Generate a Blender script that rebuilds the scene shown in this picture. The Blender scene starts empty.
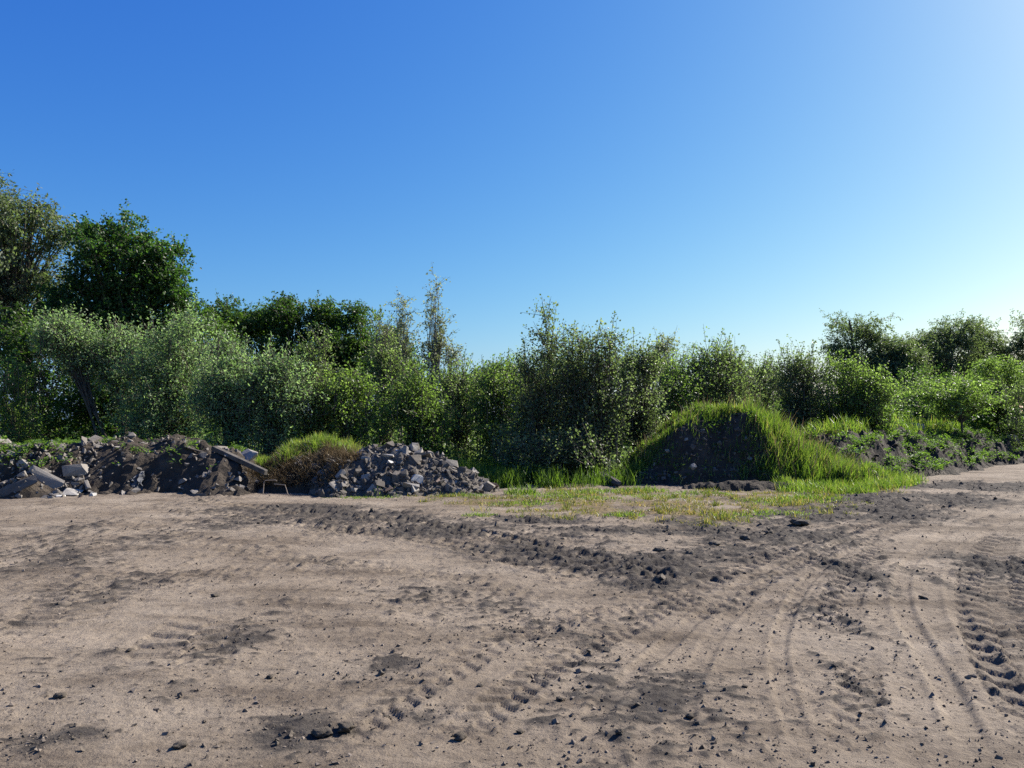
import bpy, bmesh, math, random
import numpy as np
from mathutils import Vector, Euler

S = bpy.context.scene
COL = S.collection
R = math.radians

# ------------------------------------------------------------------ camera model
FPX, CAMH = 788.0, 1.6
PITCH = math.atan(36 / FPX)
SUN_AZ, SUN_EL = R(58), R(38)


def ray(px, py):
    u, v = (px - 512) / FPX, (384 - py) / FPX
    c, s = math.cos(PITCH), math.sin(PITCH)
    return u, c - v * s, s + v * c


def at(px, py, D):
    u, y, z = ray(px, py)
    t = D / y
    return u * t, CAMH + z * t


def G(px, py, z=0.0):
    u, y, zz = ray(px, py)
    t = (z - CAMH) / zz
    return u * t, y * t


# ------------------------------------------------------------------ noise
_rs = np.random.RandomState(7)
_perm = np.concatenate([_rs.permutation(512)] * 3)
_ga = _rs.rand(512) * 2 * np.pi
_gx, _gy = np.cos(_ga), np.sin(_ga)


def perlin(x, y, seed=0):
    x = np.asarray(x, float) + seed * 17.31
    y = np.asarray(y, float) + seed * 5.77
    xi = np.floor(x).astype(np.int64)
    yi = np.floor(y).astype(np.int64)
    xf, yf = x - xi, y - yi
    u = xf * xf * xf * (xf * (xf * 6 - 15) + 10)
    v = yf * yf * yf * (yf * (yf * 6 - 15) + 10)

    def g(a, b):
        h = _perm[(_perm[(xi + a) & 511] + yi + b) & 511]
        return _gx[h] * (xf - a) + _gy[h] * (yf - b)
    n00, n10, n01, n11 = g(0, 0), g(1, 0), g(0, 1), g(1, 1)
    a = n00 + u * (n10 - n00)
    b = n01 + u * (n11 - n01)
    return (a + v * (b - a)) * 1.5


def fbm(x, y, o=4, seed=0, gain=0.5):
    r, a = 0, 1.0
    for i in range(o):
        r = r + a * perlin(x, y, seed + i * 3)
        x, y, a = x * 2.03, y * 2.03, a * gain
    return r


def sst(t):
    t = np.clip(t, 0, 1)
    return t * t * (3 - 2 * t)


# ------------------------------------------------------------------ mesh helpers
def link(name, me, mat=None, parent=None):
    o = bpy.data.objects.new(name, me)
    COL.objects.link(o)
    if mat is not None:
        me.materials.append(mat)
    if parent is not None:
        o.parent = parent
    return o


def tag(o, label=None, cat=None, group=None, kind=None):
    if label:
        o['label'] = label
    if cat:
        o['category'] = cat
    if group:
        o['group'] = group
    if kind:
        o['kind'] = kind
    return o


def empty(name, loc):
    o = bpy.data.objects.new(name, None)
    COL.objects.link(o)
    o.location = loc
    o.empty_display_size = 0.3
    return o


def np_mesh(name, V, F, attrs=None, smooth=False):
    V = np.ascontiguousarray(V, np.float32)
    F = np.ascontiguousarray(F, np.int32)
    k = F.shape[1]
    me = bpy.data.meshes.new(name)
    me.vertices.add(len(V))
    me.vertices.foreach_set('co', V.ravel())
    me.loops.add(F.size)
    me.loops.foreach_set('vertex_index', F.ravel())
    me.polygons.add(len(F))
    me.polygons.foreach_set('loop_start', np.arange(0, F.size, k, dtype=np.int32))
    me.polygons.foreach_set('loop_total', np.full(len(F), k, np.int32))
    me.polygons.foreach_set('use_smooth', np.full(len(F), smooth, bool))
    for n, a in (attrs or {}).items():
        at_ = me.attributes.new(n, 'FLOAT', 'POINT')
        at_.data.foreach_set('value', np.ascontiguousarray(a, np.float32))
    me.update(calc_edges=True)
    return me


# ------------------------------------------------------------------ materials
def new_mat(name):
    m = bpy.data.materials.new(name)
    m.use_nodes = True
    nt = m.node_tree
    nt.nodes.clear()
    return m, nt, nt.nodes, nt.links


def ramp(nodes, stops):
    r = nodes.new('ShaderNodeValToRGB')
    e = r.color_ramp.elements
    while len(e) < len(stops):
        e.new(0.5)
    for i, (p, c) in enumerate(stops):
        e[i].position = p
        e[i].color = (*c, 1)
    return r


def leaf_mat(name, stops, trans, tw=0.4, rough=0.45, spec=0.35):
    m, nt, N, L = new_mat(name)
    a = N.new('ShaderNodeAttribute')
    a.attribute_name = 'rnd'
    r = ramp(N, stops)
    L.new(a.outputs['Fac'], r.inputs[0])
    p = N.new('ShaderNodeBsdfPrincipled')
    p.inputs['Roughness'].default_value = rough
    p.inputs['Specular IOR Level'].default_value = spec
    L.new(r.outputs[0], p.inputs['Base Color'])
    t = N.new('ShaderNodeBsdfTranslucent')
    mx = N.new('ShaderNodeMixRGB')
    mx.blend_type = 'MULTIPLY'
    mx.inputs[0].default_value = 1
    L.new(r.outputs[0], mx.inputs[1])
    mx.inputs[2].default_value = (*trans, 1)
    L.new(mx.outputs[0], t.inputs['Color'])
    mix = N.new('ShaderNodeMixShader')
    mix.inputs[0].default_value = tw
    L.new(p.outputs[0], mix.inputs[1])
    L.new(t.outputs[0], mix.inputs[2])
    o = N.new('ShaderNodeOutputMaterial')
    L.new(mix.outputs[0], o.inputs[0])
    return m


def noise(N, L, scale, detail=5, rough=0.6, coord=None, w=None):
    n = N.new('ShaderNodeTexNoise')
    n.inputs['Scale'].default_value = scale
    n.inputs['Detail'].default_value = detail
    n.inputs['Roughness'].default_value = rough
    if coord is not None:
        L.new(coord, n.inputs['Vector'])
    return n


def solid_mat(name, stops, scale=3.0, bump=0.3, bscale=25, rough=0.9, objrand=False, dist=0.02):
    m, nt, N, L = new_mat(name)
    tc = N.new('ShaderNodeTexCoord')
    n = noise(N, L, scale, 6, 0.65, tc.outputs['Object'])
    r = ramp(N, stops)
    if objrand:
        oi = N.new('ShaderNodeObjectInfo')
        ma = N.new('ShaderNodeMath')
        ma.operation = 'MULTIPLY_ADD'
        ma.inputs[1].default_value = 0.7
        L.new(oi.outputs['Random'], ma.inputs[0])
        mb = N.new('ShaderNodeMath')
        mb.operation = 'MULTIPLY_ADD'
        mb.inputs[1].default_value = 0.6
        mb.inputs[2].default_value = -0.15
        L.new(n.outputs[0], mb.inputs[0])
        L.new(mb.outputs[0], ma.inputs[2])
        L.new(ma.outputs[0], r.inputs[0])
    else:
        L.new(n.outputs[0], r.inputs[0])
    n2 = noise(N, L, bscale, 8, 0.7, tc.outputs['Object'])
    b = N.new('ShaderNodeBump')
    b.inputs['Strength'].default_value = bump
    b.inputs['Distance'].default_value = dist
    L.new(n2.outputs[0], b.inputs['Height'])
    p = N.new('ShaderNodeBsdfPrincipled')
    p.inputs['Roughness'].default_value = rough
    p.inputs['Specular IOR Level'].default_value = 0.2
    L.new(r.outputs[0], p.inputs['Base Color'])
    L.new(b.outputs[0], p.inputs['Normal'])
    o = N.new('ShaderNodeOutputMaterial')
    L.new(p.outputs[0], o.inputs[0])
    return m


M = {}
M['maple'] = leaf_mat('maple_leaf', [(0, (.026, .060, .014)), (.6, (.050, .104, .022)), (1, (.085, .155, .035))], (1.5, 1.7, .9), .5, .42, .34)
M['darkleaf'] = leaf_mat('oak_leaf', [(0, (.028, .058, .014)), (.6, (.056, .105, .022)), (1, (.095, .150, .036))], (1.6, 1.8, .8), .45, .45, .34)
M['silver'] = leaf_mat('silver_willow_leaf', [(0, (.125, .175, .090)), (.6, (.22, .29, .145)), (1, (.32, .38, .23))], (1.4, 1.7, .9), .52, .45, .32)
M['willow'] = leaf_mat('willow_leaf', [(0, (.075, .100, .050)), (.6, (.125, .160, .078)), (1, (.185, .215, .125))], (1.4, 1.6, .8), .48, .45, .32)
M['bush'] = leaf_mat('bush_leaf', [(0, (.088, .128, .045)), (.6, (.150, .208, .075)), (1, (.23, .295, .135))], (1.45, 1.6, .9), .55, .42, .34)
M['bright'] = leaf_mat('bright_leaf', [(0, (.085, .140, .034)), (.6, (.140, .215, .055)), (1, (.215, .295, .095))], (1.5, 1.6, .9), .56, .42, .34)
M['aspen'] = leaf_mat('aspen_leaf', [(0, (.075, .100, .044)), (.6, (.135, .175, .078)), (1, (.25, .28, .175))], (1.4, 1.6, .9), .50, .42, .34)
M['birch'] = leaf_mat('birch_leaf', [(0, (.11, .13, .07)), (.6, (.19, .21, .12)), (1, (.28, .30, .20))], (1.4, 1.5, .9), .50, .4, .4)
M['grass'] = leaf_mat('grass_blade', [(0, (.055, .105, .020)), (.5, (.110, .190, .032)), (.88, (.180, .245, .062)), (1, (.26, .24, .11))], (1.5, 1.5, .7), .5)
M['verge'] = leaf_mat('verge_blade', [(0, (.070, .105, .020)), (.40, (.130, .160, .035)), (.65, (.230, .200, .075)), (1, (.330, .250, .120))], (1.4, 1.4, .7), .45)
M['hay'] = leaf_mat('dry_stalk', [(0, (.070, .050, .030)), (.5, (.150, .110, .066)), (1, (.270, .200, .120))], (1, 1, .9), .25)
M['weed'] = leaf_mat('weed_leaf', [(0, (.060, .110, .026)), (.6, (.105, .180, .040)), (1, (.160, .245, .060))], (1.5, 1.6, .7), .46, .55, .2)
M['bark'] = solid_mat('bark', [(.3, (.05, .042, .032)), (.7, (.13, .11, .085))], 9, .6, 40)
M['palebark'] = solid_mat('pale_bark', [(.3, (.11, .10, .085)), (.7, (.26, .24, .20))], 9, .5, 40)
M['soil'] = solid_mat('dark_soil', [(.3, (.025, .020, .016)), (.55, (.052, .041, .031)), (.75, (.095, .075, .057))], 2.2, .9, 14, dist=.06)
M['rubsoil'] = solid_mat('rubble_soil', [(.3, (.055, .046, .038)), (.55, (.110, .095, .080)), (.75, (.190, .165, .140))], 3.5, .9, 14, dist=.06)
M['concrete'] = solid_mat('grey_concrete', [(.05, (.070, .060, .050)), (.4, (.160, .141, .121)), (.75, (.26, .234, .203)), (1, (.42, .39, .345))], 3.5, .5, 30, objrand=True)
M['brick'] = solid_mat('broken_brick', [(.1, (.08, .058, .048)), (.6, (.14, .10, .08)), (1, (.20, .155, .13))], 4, .5, 30, objrand=True)
M['pale'] = solid_mat('pale_concrete', [(.3, (.36, .345, .32)), (.7, (.52, .50, .47))], 4, .4, 30)
M['clod'] = solid_mat('dark_clod', [(.3, (.055, .046, .038)), (.7, (.135, .112, .088))], 25, .8, 70, dist=.01)
M['pebble'] = solid_mat('pebbles', [(.35, (.055, .046, .038)), (.5, (.13, .105, .084)), (.65, (.22, .18, .145))], 11, .3, 60, dist=.004)
M['wood'] = solid_mat('weathered_wood', [(.3, (.045, .040, .035)), (.7, (.125, .11, .095))], 6, .6, 40)
M['rust'] = solid_mat('rusty_metal', [(.3, (.16, .12, .09)), (.7, (.30, .25, .20))], 20, .3, 60)
M['sheet'] = solid_mat('grey_sheet', [(.3, (.06, .062, .068)), (.7, (.12, .122, .132))], 2, .2, 10)


def ground_mat():
    m, nt, N, L = new_mat('sandy_dirt')
    tc = N.new('ShaderNodeTexCoord')
    co = tc.outputs['Object']
    n1 = noise(N, L, .55, 7, .6, co)
    r1 = ramp(N, [(.30, (.148, .117, .088)), (.5, (.210, .170, .130)), (.7, (.260, .215, .168))])
    L.new(n1.outputs[0], r1.inputs[0])
    n2 = noise(N, L, 22, 8, .72, co)
    r2 = ramp(N, [(.30, (.40, .38, .36)), (.46, (.92, .92, .92)), (.75, (1.12, 1.11, 1.10))])
    L.new(n2.outputs[0], r2.inputs[0])
    mul = N.new('ShaderNodeMixRGB')
    mul.blend_type = 'MULTIPLY'
    mul.inputs[0].default_value = .85
    L.new(r1.outputs[0], mul.inputs[1])
    L.new(r2.outputs[0], mul.inputs[2])

    def layer(prev, attr, stops, scale, soft=.22):
        a = N.new('ShaderNodeAttribute')
        a.attribute_name = attr
        n = noise(N, L, scale, 8, .75, co)
        ad = N.new('ShaderNodeMath')
        ad.operation = 'ADD'
        L.new(a.outputs['Fac'], ad.inputs[0])
        L.new(n.outputs[0], ad.inputs[1])
        mr = N.new('ShaderNodeMapRange')
        mr.inputs['From Min'].default_value = .95 - soft
        mr.inputs['From Max'].default_value = .95 + soft
        L.new(ad.outputs[0], mr.inputs['Value'])
        n_ = noise(N, L, 9, 6, .7, co)
        r = ramp(N, stops)
        L.new(n_.outputs[0], r.inputs[0])
        mx = N.new('ShaderNodeMixRGB')
        L.new(mr.outputs[0], mx.inputs[0])
        L.new(prev, mx.inputs[1])
        L.new(r.outputs[0], mx.inputs[2])
        return mx.outputs[0]
    # broad damp and dusty tones
    mp = N.new('ShaderNodeMapping')
    mp.inputs['Rotation'].default_value = (0, 0, .5)
    mp.inputs['Scale'].default_value = (.35, 1.1, 1)
    L.new(co, mp.inputs['Vector'])
    n3 = noise(N, L, 1.3, 7, .68, mp.outputs[0])
    r3 = ramp(N, [(.36, (.48, .46, .45)), (.47, (.86, .85, .84)), (.56, (1.0, 1.0, 1.0)), (.68, (1.12, 1.10, 1.08))])
    L.new(n3.outputs[0], r3.inputs[0])
    mul2 = N.new('ShaderNodeMixRGB')
    mul2.blend_type = 'MULTIPLY'
    mul2.inputs[0].default_value = .9
    L.new(mul.outputs[0], mul2.inputs[1])
    L.new(r3.outputs[0], mul2.inputs[2])
    mul = mul2
    c = layer(mul.outputs[0], 'thatch', [(.3, (.075, .055, .030)), (.55, (.15, .112, .060)), (.75, (.22, .17, .10))], 6, .25)
    c = layer(c, 'mud', [(.3, (.036, .030, .026)), (.6, (.070, .060, .051)), (.8, (.108, .093, .079))], 14, .2)
    c = layer(c, 'wild', [(.3, (.022, .030, .012)), (.6, (.04, .05, .02)), (.8, (.07, .065, .035))], 4, .2)
    nb = noise(N, L, 45, 10, .75, co)
    b = N.new('ShaderNodeBump')
    b.inputs['Strength'].default_value = .75
    b.inputs['Distance'].default_value = .018
    L.new(nb.outputs[0], b.inputs['Height'])
    nb2 = noise(N, L, 9, 6, .7, co)
    b2 = N.new('ShaderNodeBump')
    b2.inputs['Strength'].default_value = .6
    b2.inputs['Distance'].default_value = .05
    L.new(nb2.outputs[0], b2.inputs['Height'])
    L.new(b.outputs[0], b2.inputs['Normal'])
    p = N.new('ShaderNodeBsdfPrincipled')
    p.inputs['Roughness'].default_value = .95
    p.inputs['Specular IOR Level'].default_value = .12
    L.new(c, p.inputs['Base Color'])
    L.new(b2.outputs[0], p.inputs['Normal'])
    o = N.new('ShaderNodeOutputMaterial')
    L.new(p.outputs[0], o.inputs[0])
    return m


M['ground'] = ground_mat()

# ------------------------------------------------------------------ terrain + heaps


def terrain(x, y):
    x, y = np.asarray(x, float), np.asarray(y, float)
    h = .05 * fbm(x / 7, y / 7, 2, 1) + .02 * fbm(x / 1.6, y / 1.6, 2, 4)
    h = h + .9 * sst((y - x - 13) / 6) * sst((x - 4) / 4) * sst((y - 18) / 4)
    h = h + .9 * sst((y - 30) / 40) * sst((y - x - 12) / 8)
    return h


_lx = [at(p, 420, 18.6)[0] for p in (-220, -100, -10, 30, 60, 110, 160, 190, 215, 245, 262, 285)]
_lz = [1.1, 1.05, .98, 1.02, 1.05, 1.12, 1.15, 1.12, 1.0, .75, .5, -.2]


def h_left(x, y):
    foot = 16.3 + .3 * perlin(x / 1.3, 0 * x, 8)
    f = sst((y - foot) / 1.5) ** .7 * sst((22 - y) / 2.6)
    h = np.interp(x, _lx, _lz) * f
    rough = .20 * fbm(x / .9, y / .9, 4, 21, .6) + .10 * np.abs(fbm(x / .35, y / .35, 3, 22))
    scoop = 1.05 * np.exp(-(np.abs(x + 8.1) / 1.5) ** 3 - ((y - 16.85) / .7) ** 2)
    return h + rough * np.clip(f * 3, 0, 1) - scoop * f - .12


def h_hump(x, y):
    r = np.sqrt(((x + 4.55) / 2.0) ** 2 + ((y - 19.2) / 1.9) ** 2)
    r = r + .12 * fbm(x / 1.2, y / 1.2, 3, 31)
    return 1.0 * np.clip(1 - r ** 1.9, -.3, 1) + .06 * fbm(x / .4, y / .4, 3, 32) - .05


def h_pile(x, y):
    r = np.sqrt(((x + 2.75) / 2.45) ** 2 + ((y - 18.35) / 1.85) ** 2)
    r = r + .10 * fbm(x / .9, y / .9, 3, 41)
    return 1.04 * np.clip(1 - r ** 1.45, -.3, 1) + .10 * fbm(x / .35, y / .35, 3, 42) - .06


_mx = [at(p, 420, 20.6)[0] for p in (590, 622, 650, 680, 700, 730, 750, 775, 800, 825, 850, 885)]
_mz = [-.1, .15, .90, 1.60, 1.76, 1.82, 1.78, 1.30, .75, .30, .0, -.2]


def h_mound(x, y):
    foot = 18.9 + .16 * perlin(x / .9, 0 * x, 51) - .35 * np.clip((x - 6.8) / 1.5, 0, 1)
    f = sst((y - foot) / 1.45) ** .7 * sst((23.6 - y) / 2.2)
    h = np.interp(x, _mx, _mz) * f
    return h + (.17 * fbm(x / .8, y / .8, 4, 52, .6) + .05 * fbm(x / .25, y / .25, 2, 53)) * np.clip(f * 3, 0, 1) - .08


def h_bank(x, y):
    t = (y - x - 9.7 + .8 * perlin(x / 2.5, y / 2.5, 61)) / 1.414
    f = sst(t / 1.5) ** .9 * sst((x - 8.2) / 1.4) * sst((46 - y) / 8)
    h = (.52 + .72 * sst((t - .9) / 3.2)) * f
    rid = .34 * np.abs(fbm((x + y) / 3.0, (y - x) / .9, 3, 62)) + .20 * fbm(x / .8, y / .8, 4, 63, .6) + .10 * np.abs(fbm(x / .35, y / .35, 3, 67))
    gully = .45 * np.exp(-((t - 1.35 + .3 * perlin(x / 1.5, y / 1.5, 66)) / .28) ** 2)
    return h + (rid - gully) * np.clip(f * 2, 0, 1) * (1 - .7 * sst((t - 4) / 2)) - .18


def h_low(x, y):
    # low lumps of mud along the edge of the verge
    r = np.sqrt(((x - 5.3) / 1.5) ** 2 + ((y - 18.1) / .35) ** 2) + .3 * fbm(x / .5, y / .5, 3, 71)
    return .22 * np.clip(1 - r * r, -.3, 1) + .03 * fbm(x / .15, y / .15, 2, 72)


HEAPS = [h_left, h_hump, h_pile, h_mound, h_bank, h_low]


def surf(x, y):
    h = terrain(x, y)
    for f in HEAPS:
        h = np.maximum(h, f(x, y))
    return h


def hit(px, py, d0=8.0):
    D = np.arange(d0, 60, .04)
    x, z = at(px, py, D)
    k = surf(x, D) >= z
    i = int(np.argmax(k)) if k.any() else len(D) - 1
    return float(x[i]), float(D[i]), float(z[i])


def heap(name, fn, x0, x1, y0, y1, res, mat, label, cat):
    xs = np.arange(x0, x1, res)
    ys = np.arange(y0, y1, res)
    X, Y = np.meshgrid(xs, ys)
    Z = fn(X, Y)
    T = terrain(X, Y)
    idx = np.arange(X.size).reshape(X.shape)
    F = np.stack([idx[:-1, :-1], idx[:-1, 1:], idx[1:, 1:], idx[1:, :-1]], -1).reshape(-1, 4)
    up = (Z > T - .06).ravel()
    F = F[up[F].any(1)]
    used = np.unique(F)
    mp = np.full(X.size, -1)
    mp[used] = np.arange(len(used))
    V = np.stack([X, Y, np.maximum(Z, T - .15)], -1).reshape(-1, 3)[used]
    o = link(name, np_mesh(name, V, mp[F], smooth=False), mat)
    return tag(o, label, cat)


heap('earth_bank', h_left, -17, -4.6, 15.3, 22.2, .07, M['soil'], 'long low heap of dark earth and rubble along the left side of the yard', 'earth heap')
heap('grassy_hump', h_hump, -7.5, -1.8, 16.8, 21.6, .07, M['soil'], 'rounded soil hump with bright grass on top between the left heap and the stone pile', 'earth hump')
heap('rubble_pile', h_pile, -6, .4, 16, 21, .06, M['rubsoil'], 'grey dome of broken concrete in the middle behind the yard', 'rubble pile')
heap('earth_mound', h_mound, 1.5, 11, 18, 24, .06, M['soil'], 'tall dark mound with stones in its bare front and a crest of grass', 'earth mound')
tag(heap('ridged_bank', h_bank, 5.5, 34, 15, 46, .08, M['soil'], 'wide ridged bank of dark soil with green weeds beside the road', 'earth bank'))
heap('mud_ridge', h_low, 3.2, 7.4, 17.4, 18.8, .04, M['soil'], 'low flat ridge of crusted mud at the foot of the grassy mound', 'mud ridge')

# ------------------------------------------------------------------ ground sheet
MUD = [(300, 512, 70, 6, .9), (380, 520, 60, 6, 1), (455, 530, 65, 7, .9), (225, 522, 50, 10, .6), (90, 600, 50, 22, .5),
       (60, 560, 70, 14, .45), (235, 640, 40, 13, .7), (395, 675, 38, 11, .8), (100, 662, 60, 15, .5), (60, 738, 46, 11, .9), (285, 732, 55, 17, .9),
       (520, 552, 80, 14, .6), (590, 560, 80, 13, .75), (660, 566, 70, 14, .85), (720, 552, 60, 12, .85), (780, 535, 60, 10, .9),
       (860, 513, 70, 8, .95), (930, 500, 70, 6, .95), (1000, 487, 70, 5, .95), (640, 700, 70, 28, .6), (545, 635, 35, 7, .6), (592, 650, 22, 9, .6),
       (640, 585, 40, 7, .7), (855, 575, 20, 14, 1), (1005, 568, 40, 18, 1), (690, 690, 40, 18, .5), (860, 690, 8, 18, .8),
       (430, 716, 20, 9, .6), (440, 590, 60, 9, .45), (500, 605, 50, 8, .45), (830, 622, 24, 10, .9), (985, 600, 16, 30, .7),
       (160, 540, 80, 10, .4), (150, 700, 50, 12, .4), (560, 720, 60, 14, .3), (40, 530, 60, 8, .4), (700, 525, 70, 7, .7), (540, 535, 60, 6, .5), (540, 521, 60, 3, .9), (620, 530, 60, 3, .95), (700, 530, 50, 4, .95),
       (800, 516, 60, 5, .95), (880, 500, 60, 4, 1), (955, 486, 60, 4, 1), (890, 508, 60, 4, .9)]
MUDW = []
for (px, py, rx, ry, s) in MUD:
    gx, gy = G(px, py)
    MUDW.append((gx, gy, rx * gy / FPX * 1.15, ry * gy * gy / (CAMH * FPX) * 1.25, s * (.95 if py > 585 and rx > 10 else 1)))


def smooth_path(pts, n=40):
    P = np.array([G(*p) for p in pts])
    t = np.linspace(0, len(P) - 1, n)
    k = np.arange(len(P))
    X = np.interp(t, k, P[:, 0])
    Y = np.interp(t, k, P[:, 1])
    for _ in range(3):
        X[1:-1] = (X[:-2] + 2 * X[1:-1] + X[2:]) / 4
        Y[1:-1] = (Y[:-2] + 2 * Y[1:-1] + Y[2:]) / 4
    return X, Y


def path_coords(x, y, path, reach):
    X, Y = path
    best = np.full(x.shape, 1e9)
    ss = np.zeros(x.shape)
    ll = np.zeros(x.shape)
    acc = 0
    box = (x > X.min() - reach) & (x < X.max() + reach) & (y > Y.min() - reach) & (y < Y.max() + reach)
    xb, yb = x[box], y[box]
    bb, sb, lb = best[box], ss[box], ll[box]
    for i in range(len(X) - 1):
        dx, dy = X[i + 1] - X[i], Y[i + 1] - Y[i]
        ln = math.hypot(dx, dy) + 1e-9
        u = np.clip(((xb - X[i]) * dx + (yb - Y[i]) * dy) / ln ** 2, 0, 1)
        ex, ey = xb - X[i] - u * dx, yb - Y[i] - u * dy
        d = np.hypot(ex, ey)
        m = d < bb
        bb[m] = d[m]
        sb[m] = acc + u[m] * ln
        lb[m] = (np.sign(dx * ey - dy * ex) * d)[m]
        acc += ln
    best[box], ss[box], ll[box] = bb, sb, lb
    return best, ss, ll, acc


RUTS = [  # pixel path, half width, depth, lug spacing (0 = smooth)
    ([(1005, 530), (988, 560), (982, 590), (990, 620), (1006, 660), (1035, 705), (1075, 760)], .20, .025, .28),
    ([(1060, 500), (1000, 522), (965, 545), (950, 577), (955, 605), (966, 634), (1000, 678), (1040, 740)], .09, .045, 0),
    ([(1050, 492), (985, 513), (935, 535), (908, 562), (899, 592), (906, 622), (925, 656), (947, 690), (970, 745), (985, 775)], .10, .05, 0),
    ([(1050, 486), (960, 507), (890, 530), (835, 560), (805, 585), (788, 615), (776, 645), (782, 685), (794, 727), (806, 770)], .08, .04, 0),
    ([(1040, 482), (930, 505), (850, 530), (780, 562), (720, 600), (670, 640), (610, 700), (560, 775)], .09, .035, 0),
    ([(1050, 483), (960, 502), (890, 522), (820, 552), (765, 585), (720, 625), (690, 680), (672, 775)], .09, .03, 0),
    ([(1040, 548), (1030, 580), (1035, 620), (1060, 670)], .16, .03, .21),
    ([(890, 540), (860, 570), (842, 600), (832, 640)], .15, .025, .22),
    ([(858, 650), (860, 690), (856, 735), (850, 775)], .11, .020, .19),
    ([(290, 775), (345, 735), (406, 697), (450, 675), (495, 645), (562, 622), (650, 600)], .13, .022, .17),
    ([(420, 775), (470, 730), (520, 690), (570, 655), (640, 620), (720, 585)], .12, .02, .15),
    ([(620, 610), (690, 590), (740, 567), (800, 545), (880, 520), (980, 498)], .16, .025, .2),
    ([(660, 630), (740, 595), (800, 562), (870, 535), (960, 512)], .14, .02, .2),
    ([(180, 500), (280, 512), (370, 519), (470, 533), (560, 553), (640, 575), (690, 595)], .22, .045, .24),
    ([(200, 512), (300, 527), (420, 538), (520, 560), (600, 585)], .2, .03, .22),
    ([(230, 610), (190, 640), (170, 690)], .3, .025, .24),
    ([(80, 570), (70, 610), (40, 650)], .3, .02, .24),
    ([(120, 520), (200, 545), (330, 560), (470, 580), (560, 610)], .2, .018, .22),
]
RUTP = [(smooth_path(p), w * (1 if l else .7), d * (.9 if l else .30), l) for p, w, d, l in RUTS]


ROADL = [(-40, -45), (-2.0, -2.0), (1.2, 3.4), (2.0, 5.4), (2.9, 8.2), (5.5, 12.3), (9.1, 16.5), (14.1, 21.6), (60, 66), (300, 300)]


def ground_detail(x, y):
    """height, mud, thatch, wild at each ground vertex"""
    h = terrain(x, y)
    mud = np.zeros(x.shape)
    for (gx, gy, rx, ry, s) in MUDW:
        e = ((x - gx) / rx) ** 2 + ((y - gy) / ry) ** 2
        mud = np.maximum(mud, s * np.exp(-e * .9))
    # verge of dry grass between the yard and the heaps
    th = np.zeros(x.shape)
    for (px, py, rx, ry, s) in [(640, 508, 130, 9, 1), (520, 503, 80, 6, .9), (760, 500, 80, 8, .9), (850, 490, 45, 5, .8), (700, 518, 60, 6, .8), (600, 495, 90, 5, .6),
                                (810, 512, 30, 4, .5), (450, 497, 40, 3, .6)]:
        gx, gy = G(px, py)
        e = ((x - gx) / (rx * gy / FPX)) ** 2 + ((y - gy) / (ry * gy * gy / (CAMH * FPX))) ** 2
        th = np.maximum(th, s * np.exp(-e * .8))
    th = np.clip(th * (.80 + 1.1 * fbm(x / .9, y / .6, 3, 97)), 0, 1)
    near = 1 - sst((y - 24) / 8)
    b = fbm(x / 1.1, y / 1.1, 3, 81)
    mud = mud * (.86 + .6 * b + .45 * fbm(x / .28, y / .2, 3, 89))
    wild = np.maximum(sst((y - 19.2) / 1.5) * sst((y - x - 10.6) / 1.2), 0)
    wild = np.maximum(wild, .0)
    cover = sst((y - 1) / 1)
    # general roughness
    h = h + near * (.010 * fbm(x / .45, y / .45, 3, 82) + .0035 * fbm(x / .10, y / .10, 2, 83))
    # crumbs and clods: more of them where the soil is churned
    le = np.interp(y, [p[1] for p in ROADL], [p[0] for p in ROADL])
    onroad = sst((x - le - .3) / 1.2)
    dens = np.clip(.36 - .22 * onroad + .75 * fbm(x / 1.7, y / 1.7, 3, 84) + .7 * mud, 0, 1)
    c1 = np.clip(perlin(x / .075, y / .055, 85) - (.58 - .46 * dens), 0, 1)
    c2 = np.clip(perlin(x / .19, y / .11, 86) - (.56 - .42 * dens), 0, 1)
    c3 = np.clip(perlin(x / .42, y / .22, 88) - (.55 - .35 * dens), 0, 1)
    pack = .30 + .70 * sst((y - 4.5) / 4.5)          # the yard is driven flat nearest the camera
    h = h + near * (.034 * c1 * (.45 + .55 * pack) + pack * (.060 * c2 + .06 * c3 * (.4 + .6 * mud)))
    clod = np.clip(c1 * 2.2 + c2 * 1.8 + c3, 0, 1)
    # churned mud
    h = h + near * mud * pack * (.042 * fbm(x / .34, y / .24, 4, 87, .65))
    for path, w, d, lug in RUTP:
        best, s, l, tot = path_coords(x, y, path, w * 3)
        m = best < w * 2.6
        if not m.any():
            continue
        bb, sv, lv = best[m] / w, s[m], l[m]
        fade = sst(sv / .8) * sst((tot - sv) / .8) * np.clip((.95 if lug > .24 else .8) + .5 * perlin(x[m] / .9, y[m] / .9, 90), .3, 1)
        prof = -d * (1 - sst((bb - .75) / .5)) + d * .75 * np.exp(-((bb - 1.45) / .35) ** 2)
        if lug:
            side = np.where(lv > 0, .5, 0)
            ph = sv / lug + side + np.abs(lv) / w * .45
            bar = sst((.27 - np.abs((ph % 1) - .5)) / .06)
            inside = (bb < 1.15)
            prof = -d * .4 * (bb < 1.1) + d * .5 * np.exp(-((bb - 1.4) / .3) ** 2) + inside * (bar - .4) * d * 1.15
        h[m] += prof * fade
        if lug:
            mud[m] = np.maximum(mud[m], .35 * fade * (bb < 1.2))
    mudc = np.clip(mud * 1.0 + near * .52 * clod, 0, 1)
    return h, mudc, th, wild


def axis(parts):
    out = [parts[0][0]]
    for a, b, s0, s1 in parts:
        p = a
        while p < b - 1e-6:
            t = (p - a) / (b - a)
            p += s0 * (1 - t) + s1 * t
            out.append(min(p, b))
    return np.array(sorted(set(np.round(out, 5))))


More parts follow.
